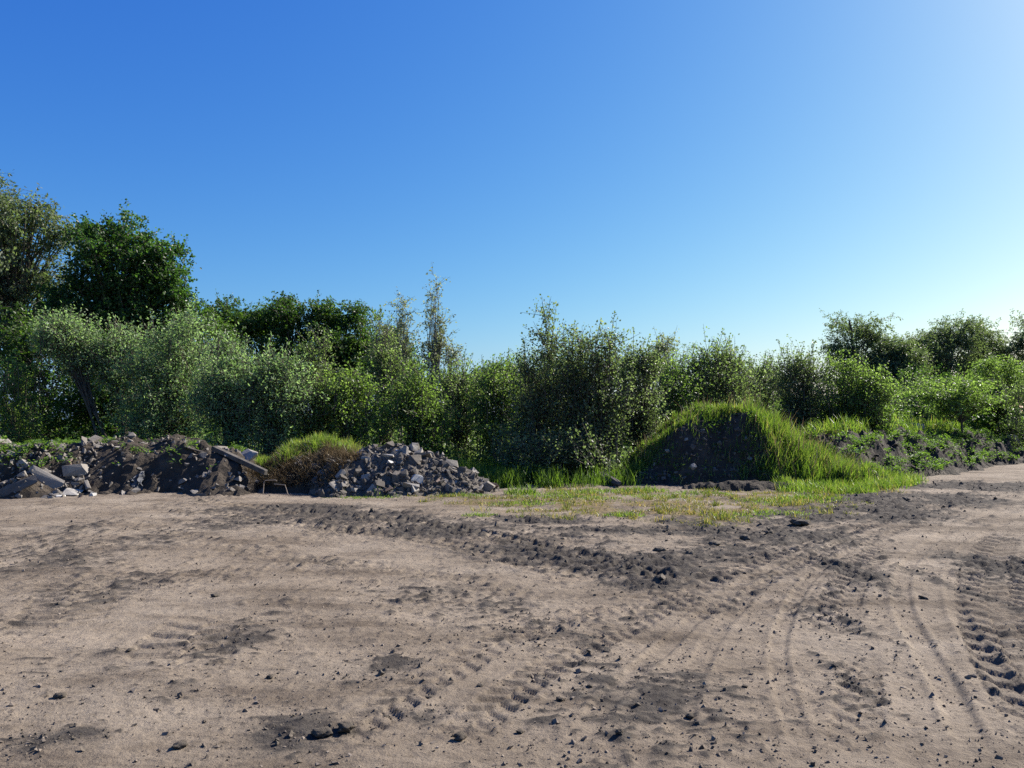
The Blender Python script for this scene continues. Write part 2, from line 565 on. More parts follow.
xp = axis([(0, 3, .014, .016), (3, 7, .016, .03), (7, 17, .03, .08), (17, 40, .1, 2.5), (40, 1600, 3, 160)])
xs = np.concatenate([-xp[:0:-1], xp])
ys = np.concatenate([-axis([(0, 20, .4, 2), (20, 800, 4, 120)])[:0:-1],
                     axis([(0, 3.2, .3, .03), (3.2, 5.5, .013, .016), (5.5, 9, .016, .03), (9, 20, .03, .07), (20, 32, .09, .5), (32, 80, .6, 3), (80, 2200, 4, 200)])])
X, Y = np.meshgrid(xs, ys)
shape = X.shape
H, MUDA, TH, WI = ground_detail(X.ravel().copy(), Y.ravel().copy())
V = np.stack([X.ravel(), Y.ravel(), H], -1)
idx = np.arange(X.size).reshape(shape)
F = np.stack([idx[:-1, :-1], idx[:-1, 1:], idx[1:, 1:], idx[1:, :-1]], -1).reshape(-1, 4)
cx = V[F].mean(1)
ry_ = np.array([p[1] for p in ROADL])
rx_ = np.array([p[0] for p in ROADL])
jit = .25 * fbm(cx[:, 0] / 1.2, cx[:, 1] / 1.2, 3, 95)
left_edge = np.interp(cx[:, 1], ry_, rx_)
inroad = (cx[:, 0] + jit > left_edge) & (cx[:, 0] < left_edge + 9 + jit) & (cx[:, 1] < 250) & (cx[:, 1] > -40)


def sub_mesh(name, sel):
    f = F[sel]
    used = np.unique(f)
    mp = np.full(len(V), -1)
    mp[used] = np.arange(len(used))
    return np_mesh(name, V[used], mp[f], {'mud': MUDA[used], 'thatch': TH[used], 'wild': WI[used]}, smooth=True)


tag(link('ground', sub_mesh('ground', ~inroad), M['ground']), 'bare sandy brown yard ground with dark clods and churned mud', 'ground', kind='structure')
tag(link('dirt_road', sub_mesh('dirt_road', inroad), M['ground']), 'sandy dirt road with tyre ruts curving away along the weedy bank', 'road', kind='structure')

# ------------------------------------------------------------------ chunks


def hull(seed, sx, sy, sz, n=16, boxy=.65):
    rs = np.random.RandomState(seed)
    p = rs.randn(n, 3)
    p /= np.linalg.norm(p, axis=1)[:, None]
    q = np.sign(p) * np.abs(p) ** (1 - boxy)
    q = q / np.abs(q).max(1)[:, None] * (.8 + .2 * rs.rand(n, 1))
    pts = q * np.array([sx, sy, sz]) / 2
    bm = bmesh.new()
    for a in pts:
        bm.verts.new(a)
    r = bmesh.ops.convex_hull(bm, input=bm.verts)
    junk = list({e for e in r['geom_interior'] + r['geom_unused'] if isinstance(e, bmesh.types.BMVert)})
    if junk:
        bmesh.ops.delete(bm, geom=junk, context='VERTS')
    bm.normal_update()
    return bm


def bm_obj(name, bm, mat, parent=None, smooth=False):
    me = bpy.data.meshes.new(name)
    for f in bm.faces:
        f.smooth = smooth
    bm.to_mesh(me)
    bm.free()
    return link(name, me, mat, parent)


def bm_np(bm):
    bmesh.ops.triangulate(bm, faces=bm.faces)
    bm.verts.index_update()
    v = np.array([a.co[:] for a in bm.verts])
    f = np.array([[w.index for w in a.verts] for a in bm.faces])
    bm.free()
    return v, f


def rotmats(rs, n, tilt=1.0):
    """random rotations"""
    q = rs.randn(n, 4)
    q /= np.linalg.norm(q, axis=1)[:, None]
    w, x, y, z = q.T
    return np.stack([np.stack([1 - 2 * (y * y + z * z), 2 * (x * y - z * w), 2 * (x * z + y * w)], -1),
                     np.stack([2 * (x * y + z * w), 1 - 2 * (x * x + z * z), 2 * (y * z - x * w)], -1),
                     np.stack([2 * (x * z - y * w), 2 * (y * z + x * w), 1 - 2 * (x * x + y * y)], -1)], 1)


def scatter_rocks(name, bases, pos, size, seed, mat, label, cat):
    rs = np.random.RandomState(seed)
    VV, FF, off = [], [], 0
    which = rs.randint(0, len(bases), len(pos))
    for b, (v, f) in enumerate(bases):
        sel = which == b
        n = sel.sum()
        if not n:
            continue
        Rm = rotmats(rs, n)
        w = np.einsum('nij,vj->nvi', Rm, v) * size[sel][:, None, None] + pos[sel][:, None, :]
        VV.append(w.reshape(-1, 3))
        FF.append((f[None] + (np.arange(n) * len(v))[:, None, None]).reshape(-1, 3) + off)
        off += n * len(v)
    o = link(name, np_mesh(name, np.concatenate(VV), np.concatenate(FF)), mat)
    return tag(o, label, cat, kind='stuff')


rng = np.random.RandomState(11)
PROTO = []
shapes = [(1, .8, .6), (1, .7, .28), (1, .85, .22), (.9, .8, .7), (1, .5, .35), (1, .75, .5), (1, .6, .2), (.8, .8, .55), (1, .9, .35), (1, .45, .45)]
for i, s in enumerate(shapes):
    PROTO.append(hull(100 + i, *s, n=18 if i % 2 else 14))
PM = []
for i, bm in enumerate(PROTO):
    for mk in ('concrete', 'brick'):
        me = bpy.data.meshes.new('concrete_chunk')
        bm.to_mesh(me)
        me.materials.append(M[mk])
        PM.append((mk, me))
    bm.free()
CON = [m for k, m in PM if k == 'concrete']
BRI = [m for k, m in PM if k == 'brick']
proto_chunk = bpy.data.objects.new('concrete_chunk', CON[0])


def chunk(x, y, size, label, group, me=None, sink=.25, rot=None, cat='rubble chunk', fn=surf):
    o = proto_chunk.copy()
    o.data = me or (CON[rng.randint(len(CON))] if rng.rand() < .94 else BRI[rng.randint(len(BRI))])
    COL.objects.link(o)
    z = float(fn(np.array([x]), np.array([y]))[0])
    o.location = (x, y, z + size * (.25 - sink))
    o.rotation_euler = rot or (rng.normal(-.35, .5), rng.normal(0, .5), rng.rand() * 6.28)
    o.scale = (size, size * (.8 + .4 * rng.rand()), size)
    return tag(o, label, cat, group)


# middle pile
n = 0
while n < 185:
    x, y = -2.75 + 2.35 * rng.uniform(-1, 1), 18.3 + 1.8 * rng.uniform(-1, .45)
    if ((x + 2.75) / 2.4) ** 2 + ((y - 18.35) / 1.8) ** 2 > 1 or h_pile(np.array([x]), np.array([y]))[0] < .02:
        continue
    if x < -4.0 and rng.rand() < .35:
        continue
    s = float(np.clip(rng.lognormal(-1.75, .48), .09, .40))
    chunk(x, y, s, 'broken grey concrete chunk lying in the dome shaped rubble pile', 'broken concrete of the middle pile')
    n += 1
# left heap
n = 0
while n < 110:
    px = rng.uniform(-90, 262)
    y = rng.uniform(16.2, 19.0)
    x = (px - 512) / FPX * y
    if rng.rand() > (1.0 if px < 95 else .22):
        continue
    s = float(np.clip(rng.lognormal(-1.45, .45), .12, .6))
    chunk(x, y, s, 'rough grey concrete lump half buried in the long left heap', 'concrete lumps of the left heap')
    n += 1


def pale(px, py, D, size, label, me, rot, mat='pale', name='concrete_slab'):
    x, D, z = hit(px, py)
    o = bpy.data.objects.new(name, me.copy())
    o.data.materials.clear()
    o.data.materials.append(M[mat])
    COL.objects.link(o)
    o.location = (x, D, z)
    o.rotation_euler = rot
    o.scale = size
    return tag(o, label, 'slab')


# notable pieces
pale(402, 453, 17.75, (.34, .34, .4), 'pale square slab lying highest on the dome shaped rubble pile', CON[2], (.3, .1, .5))
pale(417, 480, 16.9, (.30, .30, .42), 'white block leaning in the lower front of the rubble pile', CON[5], (1.2, .2, .2))
pale(392, 463, 17.3, (.26, .2, .26), 'small pale slab just below the top one on the rubble pile', CON[1], (.5, .2, .9))
pale(449, 461, 17.4, (.34, .22, .3), 'pale oblong slab high on the right shoulder of the rubble pile', CON[6], (.9, .6, .3))
pale(389, 491, 16.75, (.26, .2, .2), 'flat pale stone at the front foot of the rubble pile', CON[8], (.1, .1, .3))
pale(72, 492, 16.25, (.44, .42, .34), 'light flat slab on the ground in front of the left heap', CON[2], (.25, .12, .1), 'concrete')
pale(60, 497, 16.2, (.2, .16, .25), 'small pale brick end beside the flat slab at left', CON[8], (.1, .0, .4))
pale(93, 496, 16.25, (.16, .12, .2), 'round pale stone right of the flat slab at left', CON[3], (.1, .3, .4))
pale(578, 479, 18.3, (.6, .45, .5), 'long grey boulder in the grass left of the tall mound', CON[4], (.15, -.18, .1), 'concrete', 'boulder')
pale(487, 478, 17.4, (.45, .5, .35), 'dark boulder by the right foot of the rubble pile', CON[7], (.2, .2, .3), 'soil', 'boulder')
pale(854, 452, 21.6, (.20, .20, .9), 'pale rectangular block on the dark face of the weedy bank', CON[8], (1.35, .05, .05))
pale(1015, 440, 25.5, (.75, .5, .7), 'grey stone at the right end of the weedy bank', CON[3], (.1, .2, .4), 'concrete')
pale(915, 426, 29, (.9, .6, .7), 'broad grey boulder lying on top of the weedy bank', CON[4], (.1, .1, .3), 'concrete', 'boulder')
pale(985, 427, 29, (1.3, .6, .8), 'dark boulder on the bank top below the rowan', CON[7], (.1, .1, .9), 'soil', 'boulder')
# stones showing in the bare face of the mound
for (px, py, sz) in [(668, 452, .3), (686, 440, .2), (702, 430, .24), (720, 446, .28), (735, 455, .22), (693, 468, .34), (676, 474, .24), (715, 470, .26), (745, 440, .26), (655, 465, .2),
                     (728, 428, .2), (700, 450, .18), (750, 462, .3), (708, 484, .2), (664, 480, .22)]:
    x, D, z = hit(px, py)
    chunk(x, D, sz * .62, 'small grey stone stuck in the bare front of the tall mound', 'stones in the mound face', sink=.35)


def box_bm(sx, sy, sz, bev=.012, jitter=0, cuts=0, seed=1):
    bm = bmesh.new()
    bmesh.ops.create_cube(bm, size=1)
    for v in bm.verts:
        v.co = Vector((v.co.x * sx, v.co.y * sy, v.co.z * sz))
    if cuts:
        bmesh.ops.subdivide_edges(bm, edges=bm.edges[:], cuts=cuts, use_grid_fill=True)
    if jitter:
        rd = random.Random(seed)
        for v in bm.verts:
            v.co += Vector([rd.uniform(-jitter, jitter) for _ in range(3)])
    if bev:
        bmesh.ops.bevel(bm, geom=bm.edges[:], offset=bev, segments=1, affect='EDGES')
    return bm


def beam_between(name, a, b, w, h, mat, label, cat, roll=0):
    A, B = Vector(a), Vector(b)
    o = bm_obj(name, box_bm(w, h, (B - A).length, .015, .012, 0, 5), mat)
    o.location = (A + B) / 2
    q = (B - A).to_track_quat('Z', 'Y')
    o.rotation_euler = q.to_euler()
    return tag(o, label, cat)


def P3(px, py, D):
    x, z = at(px, py, D)
    return (x, D, z)


def onto(px, py, lift=.05):
    x_, y_, z_ = hit(px, py, 14)
    return (x_, y_, z_ + lift)


_a, _b = onto(214, 449, .10), onto(266, 474, .10)
_b = P3(266, 473, 17.35)
_a = P3(213, 448, 18.0)
beam_between('concrete_post', _a, _b, .14, .11, M['wood'], 'long grey post sloping down the right end of the left heap', 'post')
beam_between('wooden_plank', onto(184, 448, .03), onto(206, 455, .03), .10, .04, M['wood'], 'short pale plank lying on the crest left of the sloping post', 'plank')
pale(44, 482, 16.35, (.85, .5, .6), 'big dark slab tilted upright in the left heap beside the flat pale slab', CON[2], (1.25, .5, .2), 'concrete')
pale(18, 486, 16.4, (.8, .5, .35), 'second dark slab leaning low near the left edge of the heap', CON[6], (.9, -.45, .3), 'concrete')
# crumpled sheet in the left heap


def crumple(name, c, sx, sz, mat, label, cat, seed):
    n = 14
    u, v = np.meshgrid(np.linspace(-.5, .5, n), np.linspace(-.5, .5, n))
    off = .14 * fbm(u * 3, v * 3, 3, seed)
    w = 1 - .5 * (v + .5)
    Xf = c[0] + u * sx * w + .05 * fbm(u * 2, v * 2, 2, seed + 4)
    Zf = c[2] + v * sz
    Yf = c[1] + off + .35 * v
    fr = np.stack([Xf, Yf, Zf], -1).reshape(-1, 3)
    bk = fr + np.array([0, .03, 0])
    i = np.arange(n * n).reshape(n, n)
    q = np.stack([i[:-1, :-1], i[:-1, 1:], i[1:, 1:], i[1:, :-1]], -1).reshape(-1, 4)
    per = np.concatenate([i[0, :], i[1:, -1], i[-1, -2::-1], i[-2:0:-1, 0]])
    nx = np.roll(per, -1)
    side = np.stack([per, per + n * n, nx + n * n, nx], -1)
    me = np_mesh(name, np.concatenate([fr, bk]), np.concatenate([q, q[:, ::-1] + n * n, side]), smooth=False)
    return tag(link(name, me, mat), label, cat)


_s = onto(138, 482, 0)
crumple('plastic_sheet', (_s[0], _s[1] - .06, _s[2] + .02), .32, .42, M['sheet'], 'crumpled pale sheet hanging in the dark face of the left heap', 'sheet', 120)


def tube_bm(pts, r, sides=6):
    bm = bmesh.new()
    rings = []
    for i, p in enumerate(pts):
        p = Vector(p)
        d = (Vector(pts[min(i + 1, len(pts) - 1)]) - Vector(pts[max(i - 1, 0)])).normalized()
        q = d.to_track_quat('Z', 'Y')
        rr = r if not hasattr(r, '__len__') else r[i]
        rings.append([bm.verts.new(p + q @ Vector((math.cos(2 * math.pi * k / sides) * rr, math.sin(2 * math.pi * k / sides) * rr, 0))) for k in range(sides)])
    for a, b in zip(rings[:-1], rings[1:]):
        for k in range(sides):
            bm.faces.new((a[k], a[(k + 1) % sides], b[(k + 1) % sides], b[k]))
    bm.faces.new(rings[0][::-1])
    bm.faces.new(rings[-1])
    return bm


# bent rods by the dry grass
tag(bm_obj('metal_rod', tube_bm([P3(263, 494, 16.3), P3(264, 482, 16.35), P3(265, 480.5, 16.36), P3(275, 480, 16.4), P3(277, 481, 16.4)], .010), M['rust']),
    'thin bent metal rod sticking up at the left foot of the dry grass', 'rod')
tag(bm_obj('metal_rod', tube_bm([P3(274, 484, 16.3), P3(285, 485, 16.3), P3(286, 488, 16.28), P3(288, 495, 16.25)], .010), M['rust']),
    'second bent metal rod hooked low beside the dry grass clump', 'rod')
# weathered log by the mound
_h = [hit(a, b) for a, b in ((590, 479), (596, 480), (604, 482), (612, 485), (618, 487))]
lg = tube_bm([(a, b - .25, c + o_ + .06) for (a, b, c), o_ in zip(_h, (.16, .12, .09, .06, .03))], [.06, .12, .11, .09, .05], 9)
rd = random.Random(4)
for v in lg.verts:
    v.co += Vector([rd.uniform(-.02, .02) for _ in range(3)])
tag(bm_obj('wood_log', lg, M['wood']), 'short weathered log lying at the left foot of the tall mound', 'log')

# small rubble
bases = [bm_np(hull(300 + i, 1, .5 + .1 * (i % 5), .3 + .1 * (i % 4), n=10)) for i in range(8)]
rs = np.random.RandomState(3)


def rubble_pts(fn, x0, x1, y0, y1, n, hmin=.03):
    x, y = rs.uniform(x0, x1, n), rs.uniform(y0, y1, n)
    z = surf(x, y)
    ok = (fn(x, y) >= z - .002) & (z > terrain(x, y) + hmin)
    return np.stack([x, y, z], -1)[ok]


p = rubble_pts(h_pile, -5.1, -.2, 16.3, 19.5, 3000)
scatter_rocks('rubble', bases, p, np.clip(rs.lognormal(-2.2, .45, len(p)), .05, .25), 5, M['concrete'], 'small grey concrete rubble covering the middle pile', 'rubble')
p = rubble_pts(h_left, -14, -5.2, 15.9, 19.4, 3600)
p = p[rs.rand(len(p)) < np.where(p[:, 0] < -9.2, 1, .3)]
scatter_rocks('rubble', bases, p, np.clip(rs.lognormal(-2.4, .5, len(p)), .04, .22), 6, M['concrete'], 'loose grey rubble strewn over the long left heap', 'rubble')
p = rubble_pts(h_mound, 2.6, 7.6, 18.6, 20.2, 900)
scatter_rocks('rubble', bases, p, np.clip(rs.lognormal(-2.7, .5, len(p)), .03, .16), 7, M['rubsoil'], 'small stones in the bare soil of the tall mound', 'rubble')
p = rubble_pts(h_bank, 6.5, 26, 17, 34, 3500)
scatter_rocks('rubble', bases, p, np.clip(rs.lognormal(-2.5, .6, len(p)), .03, .35), 8, M['soil'], 'dark clods of soil covering the weedy bank', 'clods')

# pebbles on the bare ground
n = 16000
t = rs.rand(n)
y = 3.3 * (17.0 / 3.3) ** t
x = rs.uniform(-.72, .72, n) * y
keep = (fbm(x / 1.6, y / 1.6, 3, 84) + .25 * rs.randn(n)) > -.15
x, y = x[keep], y[keep]
hh, mm, _, _ = ground_detail(x.copy(), y.copy())
ps = np.clip(rs.lognormal(-4.5, .5, len(x)), .005, .04)
pos = np.stack([x, y, hh + ps * .12], -1)
scatter_rocks('gravel', bases[:5], pos, ps, 9, M['pebble'], 'small pebbles and crumbs strewn over the bare yard', 'gravel')


n = 5000
kk = rs.randint(0, len(MUDW), n)
mw = np.array(MUDW)[kk]
x = mw[:, 0] + rs.normal(0, .6, n) * mw[:, 2]
y = mw[:, 1] + rs.normal(0, .6, n) * mw[:, 3]
keep = (rs.rand(n) < mw[:, 4] ** 2) & (y > 3.4)
x, y = x[keep], y[keep]
hh, mm, _, _ = ground_detail(x.copy(), y.copy())
ps = np.clip(rs.lognormal(-4.0, .55, len(x)) * (.28 + y / 13), .006, .12)
scatter_rocks('mud_clods', bases, np.stack([x, y, hh + ps * .1], -1), ps, 19, M['clod'], 'small dark lumps of churned mud scattered over the yard', 'mud')


def clod_bm(seed, r):
    bm = bmesh.new()
    bmesh.ops.create_icosphere(bm, subdivisions=3, radius=r)
    rs_ = np.random.RandomState(seed)
    o = rs_.rand(3) * 50
    for v in bm.verts:
        d = v.co.normalized()
        k = 1 + .45 * float(fbm(np.array([d.x * 1.6 + o[0] + d.z]), np.array([d.y * 1.6 + o[1] - d.z * .7]), 4, 3, .6)[0])
        v.co = v.co * k
        v.co.z *= .62
    return bm


CL = [(322, 737, .055, 'dark round clod at the bottom left of the yard'), (345, 733, .07, 'largest dark crumbly clod beside the muddy patch at bottom left'),
      (460, 743, .045, 'lone dark stone near the bottom middle of the yard'), (215, 600, .05, 'dark clod lying alone left of centre on the yard'),
      (800, 524, .17, 'big lump of black mud on the edge of the grass verge'), (430, 470 + 230, .03, None), (620, 745, .03, None), (690, 720, .03, None),
      (560, 705, .03, None), (520, 735, .028, None), (385, 715, .03, None), (715, 545, .09, None), (660, 552, .08, None), (690, 556, .08, None), (745, 538, .10, None),
      (840, 518, .09, None), (880, 506, .10, None), (905, 500, .10, None), (770, 533, .08, None),
      (180, 748, .04, None), (60, 700, .04, None), (130, 655, .035, None), (270, 680, .03, None), (480, 690, .025, None), (590, 690, .025, None), (745, 690, .025, None)]
cproto = [bm_obj('dirt_clod', clod_bm(60 + i, 1.0), M['clod'], smooth=True) for i in range(4)]
for o in cproto:
    COL.objects.unlink(o)
for i, (px, py, s, lb) in enumerate(CL):
    gx, gy = G(px, py)
    o = cproto[i % 4].copy()
    COL.objects.link(o)
    z = ground_detail(np.array([gx]), np.array([gy]))[0][0]
    o.location = (gx, gy, z + s * .25)
    s *= .62
    o.scale = (s * (1 + .5 * rng.rand()), s, s * (.8 + .3 * rng.rand()))
    o.rotation_euler = (0, 0, rng.rand() * 6.28)
    tag(o, lb or 'small dark clod of earth lying on the bare sandy ground', 'clod', 'dirt clods on the bare ground')

# ------------------------------------------------------------------ plants


def unit(v):
    return v / (np.linalg.norm(v, axis=-1, keepdims=True) + 1e-9)


def leaf_quads(P, A, Nn, ln, wd):
    """rhombic folded leaves: base P, axis A, approximate normal Nn"""
    A = unit(A)
    B = unit(np.cross(A, Nn))
    Nn = np.cross(B, A)
    ln, wd = ln[:, None], wd[:, None]
    v0 = P
    v1 = P + A * ln * .45 + B * wd * .5 + Nn * wd * .18
    v2 = P + A * ln
    v3 = P + A * ln * .45 - B * wd * .5 + Nn * wd * .18
    return np.stack([v0, v1, v2, v3], 1).reshape(-1, 3), np.arange(len(P) * 4).reshape(-1, 4)


def cones(P0, P1, r0, r1, sides=5):
    P0, P1 = np.asarray(P0, float), np.asarray(P1, float)
    d = unit(P1 - P0)
    ref = np.where(np.abs(d[:, 2:3]) < .9, np.array([[0, 0, 1.]]), np.array([[1., 0, 0]]))
    a = unit(np.cross(d, ref))
    b = np.cross(d, a)
    th = np.arange(sides) * 2 * np.pi / sides
    ring = a[:, None, :] * np.cos(th)[None, :, None] + b[:, None, :] * np.sin(th)[None, :, None]
    v = np.concatenate([P0[:, None] + ring * np.asarray(r0)[:, None, None], P1[:, None] + ring * np.asarray(r1)[:, None, None]], 1)
    k = np.arange(sides)
    k2 = (k + 1) % sides
    f = np.stack([k, k2, k2 + sides, k + sides], -1)
    F_ = (f[None] + (np.arange(len(P0)) * 2 * sides)[:, None, None]).reshape(-1, 4)
    return v.reshape(-1, 3), F_


class Sticks:
    def __init__(s):
        s.a, s.b, s.r, s.q = [], [], [], []

    def line(s, pts, rads):
        for i in range(len(pts) - 1):
            s.a.append(pts[i])
            s.b.append(pts[i + 1])
            s.r.append(rads[i])
            s.q.append(rads[i + 1])


SPEC = {
    'maple': dict(rc=.62, flat=.75, tw=18, lv=14, tl=.6, up=.15, ll=.125, lw=.10, mat='maple', bark='bark', droop=.35),
    'oak': dict(rc=.8, flat=.8, tw=20, lv=15, tl=.8, up=.15, ll=.155, lw=.115, mat='darkleaf', bark='bark', droop=.3),
    'bigwillow': dict(rc=.7, flat=.8, tw=17, lv=10, tl=.8, up=-.2, ll=.18, lw=.08, mat='willow', bark='bark', droop=.6),
    'farwillow': dict(rc=.95, flat=.9, tw=24, lv=17, tl=.9, up=.05, ll=.18, lw=.085, mat='willow', bark='bark', droop=.5),
    'silver': dict(rc=.36, flat=1, tw=11, lv=11, tl=.7, up=.45, ll=.10, lw=.042, mat='silver', bark='bark', droop=.2),
    'bush': dict(rc=.32, flat=1, tw=9, lv=10, tl=.64, up=.7, ll=.076, lw=.05, mat='bush', bark='bark', droop=.2),
    'bright': dict(rc=.32, flat=.95, tw=9, lv=10, tl=.6, up=.5, ll=.085, lw=.055, mat='bright', bark='bark', droop=.3),
    'alder': dict(rc=.28, flat=1, tw=8, lv=10, tl=.7, up=.9, ll=.076, lw=.06, mat='aspen', bark='bark', droop=.25),
    'sparse': dict(rc=.2, flat=1, tw=5, lv=7, tl=.5, up=.8, ll=.085, lw=.06, mat='birch', bark='palebark', droop=.3),
    'dark': dict(rc=.45, flat=.85, tw=11, lv=12, tl=.55, up=.2, ll=.13, lw=.085, mat='darkleaf', bark='bark', droop=.3),
    'rowan': dict(rc=.4, flat=.45, tw=11, lv=12, tl=.55, up=.05, ll=.11, lw=.055, mat='bright', bark='bark', droop=.5),
}


def plant(name, label, cat, spec, D, lobes, base_px, nclump_, seed, trunks=1, tr=.12, group=None, shrub=False, depth=1.0, low=.15, lean=.3, shoots=None, shoot_len=None, skirt=True):
    sp = SPEC[spec]
    nclump = int(nclump_ * (1.0 if spec in ('silver', 'bush', 'bright', 'alder') else 1))
    shoot_len = shoot_len or {'silver': .62, 'bush': .72, 'bright': .68, 'alder': .8}.get(spec, .7)
    if shoots is None:
        shoots = {'silver': 26, 'bush': 30, 'bright': 26, 'alder': 30}.get(spec, 0)
    rs = np.random.RandomState(seed)
    bx = (base_px - 512) / FPX * D
    bz = float(surf(np.array([bx]), np.array([D]))[0]) - .05
    root = empty(name, (bx, D, bz))
    tag(root, label, cat, group)
    Ls = []
    for lb in lobes:
        px, py, rx, ry = lb[:4]
        dd = lb[4] if len(lb) > 4 else 0
        lx, lz = at(px, py, D + dd)
        Ls.append((np.array([lx - bx, dd, lz - bz]), np.array([rx * D / FPX, rx * D / FPX * depth, ry * D / FPX])))
    if shrub and skirt:
        zl = max(.45, min(l[0][2] - .6 * l[1][2] for l in Ls) * .55)
        rx_ = .62 * max(abs(l[0][0]) + l[1][0] for l in Ls)
        Ls.append((np.array([np.mean([l[0][0] for l in Ls]), 0, zl]), np.array([rx_, rx_, zl * .95 + .25])))
    w = np.array([(l[1].prod()) ** (2 / 3) for l in Ls])
    w /= w.sum()
    st = Sticks()
    top = max(l[0][2] + l[1][2] * .7 for l in Ls)
    # stems
    stems = []
    for k in range(trunks):
        l = Ls[np.argmax([q[0][2] for q in Ls])] if trunks == 1 else Ls[rs.choice(len(Ls), p=w)]
        tgt = l[0] + l[1] * rs.uniform(-.35, .35, 3)
        tgt[2] = max(l[0][2] + l[1][2] * rs.uniform(.3, .8), .8)
        m = 9
        tt = np.linspace(0, 1, m)
        start = np.array([rs.normal(0, .18 * (trunks > 1)), rs.normal(0, .18 * (trunks > 1)), -.1])
        ctrl = start * .4 + tgt * np.array([.25, .25, .55])
        pts = ((1 - tt) ** 2)[:, None] * start + (2 * tt * (1 - tt))[:, None] * ctrl + (tt ** 2)[:, None] * tgt
        pts[1:-1] += rs.normal(0, .03 * (1 + top * .08), (m - 2, 3)) * np.array([1, 1, .3])
        rr = tr * (1 - tt * .85) * (1 if trunks == 1 else rs.uniform(.7, 1.1))
        st.line(pts, rr)
        stems.append((pts, rr))
    # clump centres
    li = rs.choice(len(Ls), nclump, p=w)
    C_ = np.zeros((nclump, 3))
    for i in range(nclump):
        c, r = Ls[li[i]]
        d = unit(rs.randn(3))
        rad = rs.rand() ** .42 * rs.uniform(.72, 1.18)
        C_[i] = c + d * r * rad
    C_[:, 2] = np.maximum(C_[:, 2], low + rs.rand(nclump) * .4)
    LP, LA, LN = [], [], []
    T0, T1, LR = [], [], []
    for i in range(nclump):
        c = C_[i]
        cand = stems[rs.randint(len(stems))] if trunks > 1 else stems[0]
        pts, rr = cand
        hz = np.clip(c[2] * rs.uniform(.35, .75), .05, None)
        j = int(np.argmin(np.abs(pts[:, 2] - hz)))
        s0 = pts[j]
        tt = np.linspace(0, 1, 5)
        ctrl = (s0 + c) / 2 + np.array([0, 0, .15 * np.linalg.norm(c - s0)])
        bp = ((1 - tt) ** 2)[:, None] * s0 + (2 * tt * (1 - tt))[:, None] * ctrl + (tt ** 2)[:, None] * c
        r0 = min(rr[j] * .6, .012 + .012 * np.linalg.norm(c - s0))
        st.line(bp, np.linspace(r0, .006, 5))
        nt_ = max(3, int(sp['tw'] * rs.uniform(.6, 1.3)))
        dirs = unit(rs.randn(nt_, 3))
        dirs[:, 2] = dirs[:, 2] * sp['flat'] + sp['up']
        dirs = unit(dirs)
        p0 = c + rs.normal(0, sp['rc'] * .38, (nt_, 3)) * np.array([1, 1, sp['flat']])
        ln = sp['tl'] * rs.uniform(.5, 1.15, nt_)
        p1 = p0 + dirs * ln[:, None]
        T0.append(p0)
        T1.append(p1)
        nl = sp['lv']
        LR.append(np.full(nt_ * nl, rs.normal(0, .16)))
        t = (np.arange(nl) + rs.rand(nt_, nl)) / nl
        lp = p0[:, None] + dirs[:, None] * (ln[:, None, None] * t[..., None]) + rs.normal(0, .03 + .05 * sp['tl'], (nt_, nl, 3))
        la = unit(dirs[:, None] * .7 + rs.normal(0, .55, (nt_, nl, 3)))
        la[..., 2] -= sp['droop']
        lnm = rs.normal(0, .7, (nt_, nl, 3))
        lnm[..., 2] += .35
        LP.append(lp.reshape(-1, 3))
        LA.append(la.reshape(-1, 3))
        LN.append(lnm.reshape(-1, 3))
    for q in range(shoots):
        c, r = Ls[rs.choice(len(Ls), p=w)]
        a_ = rs.rand() * 6.28
        k_ = np.sqrt(rs.rand()) * .9
        b0 = c + r * np.array([np.cos(a_) * k_, np.sin(a_) * k_, np.sqrt(1 - k_ * k_) * .75])
        sl_ = shoot_len * rs.uniform(.4, 1.2)
        tip = b0 + np.array([rs.normal(0, .16) + .25 * np.cos(a_) * k_, rs.normal(0, .16), 1.0]) * sl_
        st.line([b0 - np.array([0, 0, .5]), b0, tip], [.014, .011, .004])
        nl = int(42 * sl_)
        t = np.sort(rs.rand(nl) ** .8)
        lp = b0 + (tip - b0) * t[:, None] + rs.normal(0, 1, (nl, 3)) * (.10 * (1 - t) + .03)[:, None]
        la = rs.normal(0, .7, (nl, 3))
        la[:, 2] += .35
        lnm = rs.normal(0, .6, (nl, 3))
        lnm[:, 2] += .6
        LP.append(lp), LA.append(la), LN.append(lnm)
        LR.append(np.full(nl, rs.normal(.06, .1)))
    LP, LA, LN, LR = map(np.concatenate, (LP, LA, LN, LR))
    ok = LP[:, 2] > .02
    LP, LA, LN, LR = LP[ok], LA[ok], LN[ok], LR[ok]
    nL = len(LP)
    sc = rs.uniform(.65, 1.25, nL)
    V_, F_ = leaf_quads(LP, LA, LN, sp['ll'] * sc, sp['lw'] * sc)
    rnd = np.clip(rs.rand(nL) * .6 + .15 + .2 * rs.randn(nL) + LR + .12 * fbm(LP[:, 0] / .8, LP[:, 2] / .8, 2, seed % 50), 0, 1)
    pn = ('foliage', 'stem') if shrub else ('crown', 'trunk')
    link(pn[0], np_mesh(pn[0], V_, F_, {'rnd': np.repeat(rnd, 4)}), M[sp['mat']], root)
    Vs, Fs = cones(st.a, st.b, st.r, st.q, 6)
    T0, T1 = np.concatenate(T0), np.concatenate(T1)
    tr0 = np.full(len(T0), .006 + .004 * sp['tl'])
    Vt, Ft = cones(T0, T1, tr0, tr0 * .4, 3)
    link(pn[1], np_mesh(pn[1], np.concatenate([Vs, Vt]), np.concatenate([Fs, Ft + len(Vs)]), smooth=True), M[sp['bark']], root)
    return root, nL


TOTAL = 0


def pl(*a, **k):
    global TOTAL
    r, n = plant(*a, **k)
    TOTAL += n
    return r


